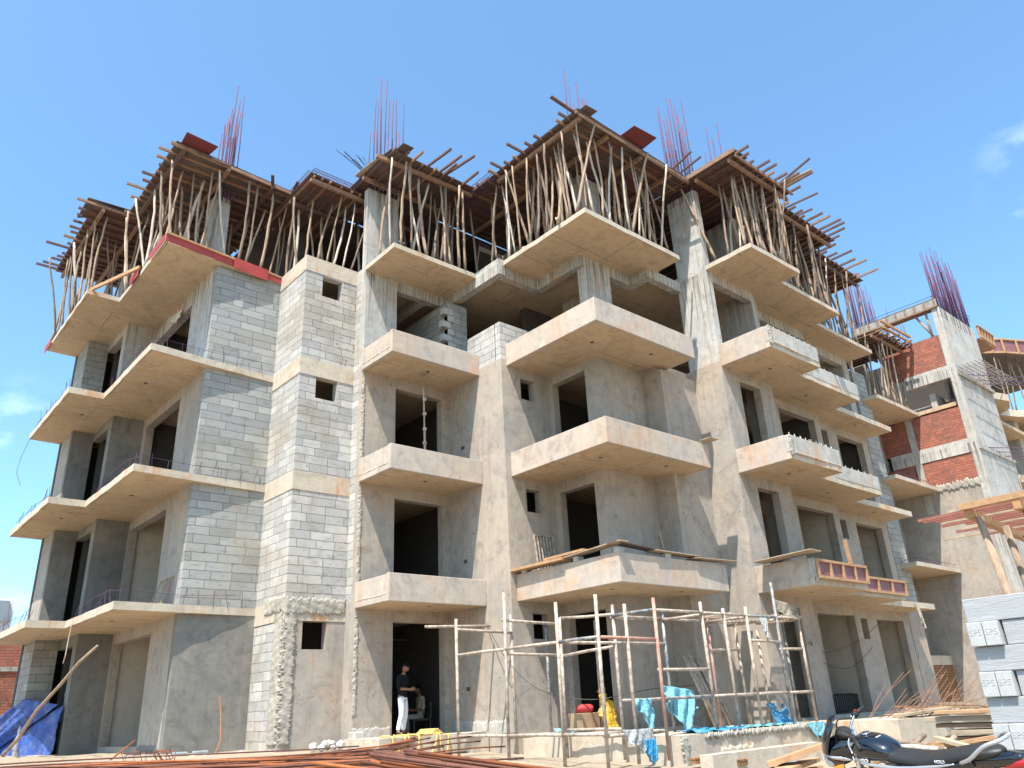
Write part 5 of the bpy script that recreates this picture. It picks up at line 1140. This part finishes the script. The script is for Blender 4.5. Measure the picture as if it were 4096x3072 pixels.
    hv = [tuple(M @ v.co) for v in bm.verts]; bm.verts.index_update(); hf = [tuple(q.index for q in f_.verts) for f_ in bm.faces]; bm.free()
    MB().add(hv, hf).build('hair', HAIR, p, smooth=True)
    fm = MB()
    for sg in (-1,1):
        fm.box(sg*.028-.013, sg*.028+.013, .087, .093, .008, .012)
    fm.box(-.026,.026,.094,.1,-.062,-.054)
    MB().add([tuple(M @ Vector(v)) for v in fm.v], fm.f).build('beard_and_eyes', HAIR, p)
    # clothes
    V = [(0,0,.80+z),(0,-.01,1.05+z),(0,-.012,1.22+z),(0,0,1.35+z),(0,.012,1.425+z)]; E_ = [(0,1),(1,2),(2,3),(3,4)]; Rd = [(.165,.125),(.150,.118),(.165,.128),(.135,.105),(.068,.068)]; n = 5
    for s_ in (0,1):
        e = Vector(el[s_]).lerp(Vector(wr[s_]), .22); V += [sh[s_], el[s_], tuple(e)]; E_ += [(3,n),(n,n+1),(n+1,n+2)]; Rd += [.068,.062,.056]; n += 3
    skin('shirt', V, E_, Rd, shirt, p)
    V = [(0,0,.92+z)]; E_ = []; Rd = [(.10,.085)]; n = 1
    for s_ in (0,1):
        V += [hip[s_], tuple(Vector(hip[s_]).lerp(Vector(knee[s_]),.5)+Vector((0,.01,0))), knee[s_], tuple(Vector(knee[s_]).lerp(Vector(ank[s_]),.5)+Vector((0,-.012,0))), tuple(Vector(ank[s_])+Vector((0,0,.03)))]
        E_ += [(0,n),(n,n+1),(n+1,n+2),(n+2,n+3),(n+3,n+4)]; Rd += [.094,.084,.07,.062,.055]; n += 5
    skin('trousers', V, E_, Rd, trou, p)
    for s_ in (0,1):
        a, b_ = Vector(ank[s_]), Vector(toe[s_]); c = a+Vector((0,-.05,-.035))
        sh_ = skin('shoe', [tuple(c),tuple(a+Vector((0,.0,-.02))),tuple(a.lerp(b_,.6)),tuple(b_)], [(0,1),(1,2),(2,3)], [.042,.05,(.046,.036),(.04,.03)], SHOE, p)
        MB().prism([(c.x-.035,c.y-.03),(c.x+.035,c.y-.03),(b_.x+.045,b_.y-.02),(b_.x+.02,b_.y+.045),(b_.x-.02,b_.y+.045),(b_.x-.045,b_.y-.02)], 0, .018).build('sole', SOLE, sh_)
    if phone: MB().beam((-.035,.325,1.10+z),(.045,.335,1.115+z),.075,.009,(0,.5,1)).build('phone', SHOE, p)
    if not phone: pass
    p.location = loc; p.rotation_euler = (0,0,rz); p.scale = (sc,sc,sc); return p
make_person('man in black shirt and white trousers looking at his phone in the doorway', (10.50,15.93,-.437), math.atan2(-.52,-.85), .885)
make_person('seated person in a beige shirt inside the dark doorway, seen faintly', (12.2,17.7,-.5), math.atan2(.9,.3), .9, seated=True, shirt=m_plain('beige_shirt',(.5,.42,.3),None,6,.8), trou=m_plain('beige_trousers',(.45,.38,.28),None,6,.8), phone=False)
t = thing('chair', 'dark plastic chair under the seated person inside the doorway', 'chair', (12.2,17.7,-.5)); t['_o'] = (0,0,0)
MB().box(-.22,.22,-.2,.25,.34,.38).build('seat', DARKIN, t); MB().box(-.22,.22,-.24,-.2,.38,.75).build('backrest', DARKIN, t)
for a_ in (-.2,.2):
    for b_ in (-.2,.22): MB().beam((a_,b_,0),(a_,b_,.34),.035,.035,(0,1,0)).build('leg', DARKIN, t)
t.rotation_euler = (0,0,math.atan2(.9,.3))
# ------------------------------------------------------------------ motorcycle
BP = m_plain('black_gloss_paint', (.006,.007,.012), None, 3, .12, bump=0, coat=1.0); SEAT = m_plain('black_seat_vinyl', (.018,.018,.019), (.026,.026,.027), 40, .42, bump=.25, obj=True)
CHR = m_plain('chrome', (.75,.75,.77), (.7,.7,.72), 3, .08, 1.0, bump=0); SIL = m_plain('silver_paint', (.55,.56,.58), (.5,.5,.52), 3, .25, .6, bump=0)
RUB_ = m_plain('black_rubber', (.012,.012,.012), None, 20, .7, bump=.3, obj=True); REDL = m_plain('red_lens', (.55,.01,.015), None, 3, .1, bump=0, coat=1)
GLS = m_plain('clear_lens', (.75,.76,.78), (.5,.5,.52), 12, .05, .3, bump=.2, coat=1); WHT = m_plain('white_decal', (.8,.8,.8), None, 3, .5, bump=0)
M_ = thing('motorcycle', 'black motorcycle with silver side stripe and red tail lamp parked in the right foreground', 'motorcycle', (0,0,0)); M_['_o'] = (0,0,0)
def mo(name, mb, mat, smooth=True, parent=None, bevel=0): return mb.build(name, mat, parent or M_, smooth=smooth, bevel=bevel)
def loft(secs, n=20, ex=2.4):
    """sections: (x, y centre, z centre, half width, half height)"""
    vs = []; 
    for (x, yc, zc, hw, hh) in secs:
        for k in range(n):
            a = 2*math.pi*k/n; c, s_ = math.cos(a), math.sin(a)
            vs.append((x, yc+math.copysign(abs(c)**(2/ex), c)*hw, zc+math.copysign(abs(s_)**(2/ex), s_)*hh))
    m = len(secs); fs = [(i*n+k, i*n+(k+1)%n, (i+1)*n+(k+1)%n, (i+1)*n+k) for i in range(m-1) for k in range(n)]
    fs += [tuple(range(n-1,-1,-1)), tuple(range((m-1)*n, m*n))]; return MB().add(vs, fs)
def interp(secs, m=5):
    out = []
    for i in range(len(secs)-1):
        p0,p1,p2,p3 = [Vector(secs[j]) if len(secs[j]) < 5 else secs[j] for j in (max(i-1,0), i, i+1, min(i+2,len(secs)-1))]
        for k in range(m):
            s_ = k/m; out.append(tuple(.5*((2*b)+(-a+c)*s_+(2*a-5*b+4*c-d_)*s_*s_+(-a+3*b-3*c+d_)*s_**3) for a,b,c,d_ in zip(p0,p1,p2,p3)))
    out.append(tuple(secs[-1])); return out
for x, w_ in ((0,.05),(1.27,.042)):
    wh = thing('wheel', None, None); wh['_o'] = (0,0,0); wh.parent = M_
    for kk in ('label','category'):
        if kk in wh: del wh[kk]
    mo('tyre', MB().tube([(x+.27*math.cos(a*math.pi/16), 0, .305+.27*math.sin(a*math.pi/16)) for a in range(33)], w_, 10, cap=False), RUB_, parent=wh)
    mo('rim', MB().tube([(x+.225*math.cos(a*math.pi/16), 0, .305+.225*math.sin(a*math.pi/16)) for a in range(33)], .016, 8, cap=False), SIL, parent=wh)
    sp = MB()
    for a in range(5): sp.beam((x,0,.305),(x+.22*math.cos(a*1.2566),0,.305+.22*math.sin(a*1.2566)),.03,.02,(0,1,0))
    sp.lathe([(.05,-.06),(.05,.06)], (x,0,.305), 14, (0,1,0)); mo('spokes', sp, SIL, False, wh)
mo('seat', loft(interp([(.80,0,.80,.03,.02),(.77,0,.805,.11,.05),(.62,0,.785,.125,.055),(.42,0,.775,.135,.05),(.22,0,.80,.14,.05),(.0,0,.835,.13,.05),(-.2,0,.85,.10,.042),(-.28,0,.855,.04,.02)]), 22), SEAT)
mo('fuel_tank', loft(interp([(.70,0,.80,.06,.05),(.74,0,.83,.12,.075),(.86,0,.86,.155,.10),(1.0,0,.87,.16,.11),(1.10,0,.865,.13,.10),(1.17,0,.85,.07,.07),(1.19,0,.85,.02,.02)]), 24), BP)
mo('tank_cap', MB().lathe([(.045,0),(.045,.012),(.036,.016)], (.98,0,.978), 20), CHR)
mo('sticker', MB().box(.84,.90,-.03,.03,.955,.9585), WHT, False)
for sg in (-1, 1):
    mo('side_panel', loft(interp([(.80,sg*.10,.66,.02,.05),(.66,sg*.12,.67,.03,.09),(.45,sg*.125,.68,.03,.08),(.2,sg*.12,.73,.025,.055),(-.05,sg*.11,.78,.02,.03)]), 14), BP)
    mo('side_stripe', loft(interp([(1.02,sg*.150,.775,.018,.006),(.8,sg*.148,.745,.014,.02),(.6,sg*.148,.735,.012,.022),(.3,sg*.141,.76,.012,.014),(.1,sg*.13,.785,.01,.006)]), 12), SIL)
lettering('Hero', .075, WHT, M_, (1.0,.158,.80), (math.radians(90),0,math.radians(180)))
lettering('HERO', .035, WHT, M_, (.22,.139,.80), (math.radians(90),0,math.radians(180)))
mo('tail_cowl', loft(interp([(.1,0,.78,.10,.05),(-.1,0,.79,.10,.06),(-.3,0,.80,.075,.055),(-.42,0,.81,.04,.03)]), 16), BP)
mo('tail_lamp', loft(interp([(-.22,0,.765,.06,.03),(-.34,0,.765,.062,.05),(-.43,0,.77,.05,.04),(-.455,0,.775,.02,.02)]), 16), REDL)
for sg in (-1,1): mo('grab_rail', MB().tube(smooth_pts([(.05,sg*.12,.79),(-.08,sg*.165,.84),(-.22,sg*.15,.93),(-.32,sg*.08,.955),(-.33,0,.955)]), [.016]*17, 10), SIL)
mo('engine', loft(interp([(.45,0,.40,.1,.1),(.55,0,.42,.13,.16),(.75,0,.42,.13,.17),(.88,0,.45,.10,.12)]), 16), m_plain('engine_grey',(.16,.16,.17),None,8,.4,.7))
mo('engine_cylinder', MB().box(.72,.88,-.07,.07,.5,.72), SIL, False, bevel=.01)
mo('exhaust', MB().tube(smooth_pts([(.85,-.12,.5),(.9,-.16,.35),(.7,-.17,.26),(.3,-.17,.27),(-.3,-.18,.33)]), .035, 10), CHR)
mo('frame', MB().tube(smooth_pts([(1.1,0,.85),(.98,0,.5),(.8,0,.25),(.4,0,.25),(.1,0,.5),(-.2,0,.75)]), .02, 8), BP)
mo('side_stand', MB().tube([(.45,.12,.26),(.42,.28,.0)], .012, 6), BP)
# steering group, turned to the left round the raked head
RK = math.radians(26); ax = Vector((-math.sin(RK),0,math.cos(RK))); piv = Vector((1.12,0,.80))
ST = Matrix.Translation(piv) @ Matrix.Rotation(math.radians(32), 4, ax) @ Matrix.Translation(-piv)
def st(mb): mb.v = [tuple(ST @ Vector(v)) for v in mb.v]; return mb
for sg in (-1,1): mo('fork', st(MB().tube([(1.10,sg*.09,.97),(1.27,sg*.09,.31)], .022, 10)), CHR)
for ch in list(M_.children):
    if ch.name.startswith('wheel.') : ch.matrix_local = ST @ ch.matrix_local
mo('handlebar', st(MB().tube(smooth_pts([(1.0,.36,1.03),(1.05,.22,1.06),(1.10,.10,1.03),(1.11,0,1.0),(1.10,-.10,1.03),(1.05,-.22,1.06),(1.0,-.36,1.03)],6), .013, 10)), CHR)
for sg in (-1,1):
    mo('grip', st(MB().tube([(1.045,sg*.235,1.058),(.995,sg*.37,1.028)], .021, 12)), RUB_)
    mo('switch_housing', st(MB().tube([(1.06,sg*.19,1.063),(1.045,sg*.235,1.058)], .03, 12)), RUB_)
    mo('lever', st(MB().tube(smooth_pts([(1.09,sg*.19,1.055),(1.105,sg*.25,1.04),(1.075,sg*.37,1.01)]), .007, 6)), SIL)
mo('kill_switch', st(MB().box(1.03,1.05,-.225,-.205,1.085,1.1)), REDL, False)
for y0 in (.05,.08,-.06): mo('control_cable', st(MB().tube(smooth_pts([(1.08,y0*2.4,1.06),(1.2,y0*1.5,1.1),(1.24,y0,.95),(1.15,y0*.6,.8)]), .006, 5)), RUB_)
mo('triple_clamp', st(MB().beam((1.11,-.12,.96),(1.11,.12,.96),.06,.03)), SIL, False, bevel=.006)
mo('instrument_cluster', st(loft(interp([(1.10,0,1.0,.07,.02),(1.16,0,1.02,.09,.04),(1.22,0,1.03,.08,.035)]), 14)), RUB_)
mo('headlight_fairing', st(loft(interp([(1.14,0,.90,.10,.10),(1.22,0,.89,.125,.125),(1.32,0,.87,.12,.12),(1.40,0,.845,.08,.085)]), 20)), BP)
mo('headlight', st(loft(interp([(1.36,0,.815,.10,.06),(1.415,0,.815,.085,.055),(1.44,0,.815,.05,.035)]), 18)), GLS)
vz = MB(); pr = [(1.44,.86,.09),(1.43,.93,.115),(1.38,1.02,.12),(1.30,1.12,.09),(1.245,1.19,.03)]
vs = []; 
for (x, z, hw) in pr:
    for k in range(9):
        s_ = k/8*2-1; vs.append((x-.07*s_*s_, s_*hw, z))
vz.add(vs, [(i*9+k, i*9+k+1, (i+1)*9+k+1, (i+1)*9+k) for i in range(4) for k in range(8)])
o = mo('visor', st(vz), m_plain('smoked_visor',(.01,.011,.013),None,3,.05,bump=0,coat=1)); mm = o.modifiers.new('t','SOLIDIFY'); mm.thickness = .006
for sg in (-1,1):
    mo('fairing_stripe', st(loft(interp([(1.40,sg*.075,.90,.014,.004),(1.34,sg*.112,.88,.014,.014),(1.24,sg*.127,.85,.01,.018),(1.18,sg*.115,.82,.006,.004)]), 10)), SIL)
    mo('indicator', st(loft(interp([(1.26,sg*.16,.80,.03,.02),(1.32,sg*.17,.80,.03,.025),(1.37,sg*.17,.80,.01,.01)]), 10)), m_plain('amber',(.6,.2,.02),None,3,.1,bump=0) if sg < 0 else bpy.data.materials['amber'])
mo('front_mudguard', st(MB().tube([(1.27+.34*math.cos(a), 0, .305+.34*math.sin(a)) for a in [.1+.2*i for i in range(11)]], .045, 8)), BP)
M_.rotation_euler = Matrix.Rotation(math.atan2(.97,.23), 3, 'Z').to_4x4().to_3x3().__matmul__(Matrix.Rotation(math.radians(-15), 3, 'X')).to_euler()
M_.location = (6.99, 2.60, -1.20); M_.scale = (.92,.92,.92)
for x,y,z0,z1,m in [(16.45,10.95,-.58,2.0,SCAF),(17.6,10.4,-.57,1.95,SCAF_B),(14.5,9.9,-.58,2.1,SCAF),(11.4,9.92,gr,2.05,SCAF)]: standard(x, y, z0, z1, m)
for z in (.55,): rail((U1,9.92,z),(U2,9.92,z)); rail((U4,9.92,z+.4),(U5,9.97,z+.42)); rail((U3,9.93,.05),(U3,10.95,.06))
rail((U3,9.9,1.12),(U4,9.92,1.1)); rail((15.35,10.95,1.0),(16.45,10.95,1.02))
grate('slatted_panel', 'pale slatted timber panel leaning by the pier on the left first floor', (5.95,19.75,FL[1]), (0,-.75,0), (.22,.0,.72), 4, PLY_T, .07)
drape('hanging_rag','pale rag hanging from the edge of the lowest right slab','rag',(25.6,10.55,ZB[0]+.1),(.25,0,0),(.1,0,-.75),m_plain('dirty_rag',(.5,.42,.32)),seed=31,amp=.06,edge=.5,taper=.5)
drape('cloth_scrap','white scrap caught under the beam end of the roof slab, left wing','cloth',(6.05,21.3,10.9),(.1,-.45,.1),(0,.05,-.3),m_plain('white_scrap',(.6,.57,.5)),seed=33,amp=.06,edge=.4)
for nm, pts in [('shadowed stub of timber on the edge of the highest balcony slab',[(12.2,11.6,11.5),(12.75,11.9,11.52)]),('short pale pole piece lying behind the first prop row of the middle bay',[(12.45,13.2,11.5),(12.7,12.6,11.52)])]:
    setp(MB().beam(pts[0],pts[1],.07,.06).build('timber_offcut', POLE_W), nm, 'offcut')
t = thing('ceiling_fan', 'small dark ceiling fan hanging in the ground floor doorway behind the man', 'fan', (11.2,17.6,1.75))
MB().lathe([(.02,.2),(.02,.05),(.09,.04),(.09,-.04)], (11.2,17.6,1.75), 12).build('motor', DARKIN, t)
for a in range(3): MB().beam((11.2,17.6,1.75),(11.2+.5*math.cos(a*2.1),17.6+.5*math.sin(a*2.1),1.75),.12,.012).build('blade', DARKIN, t)
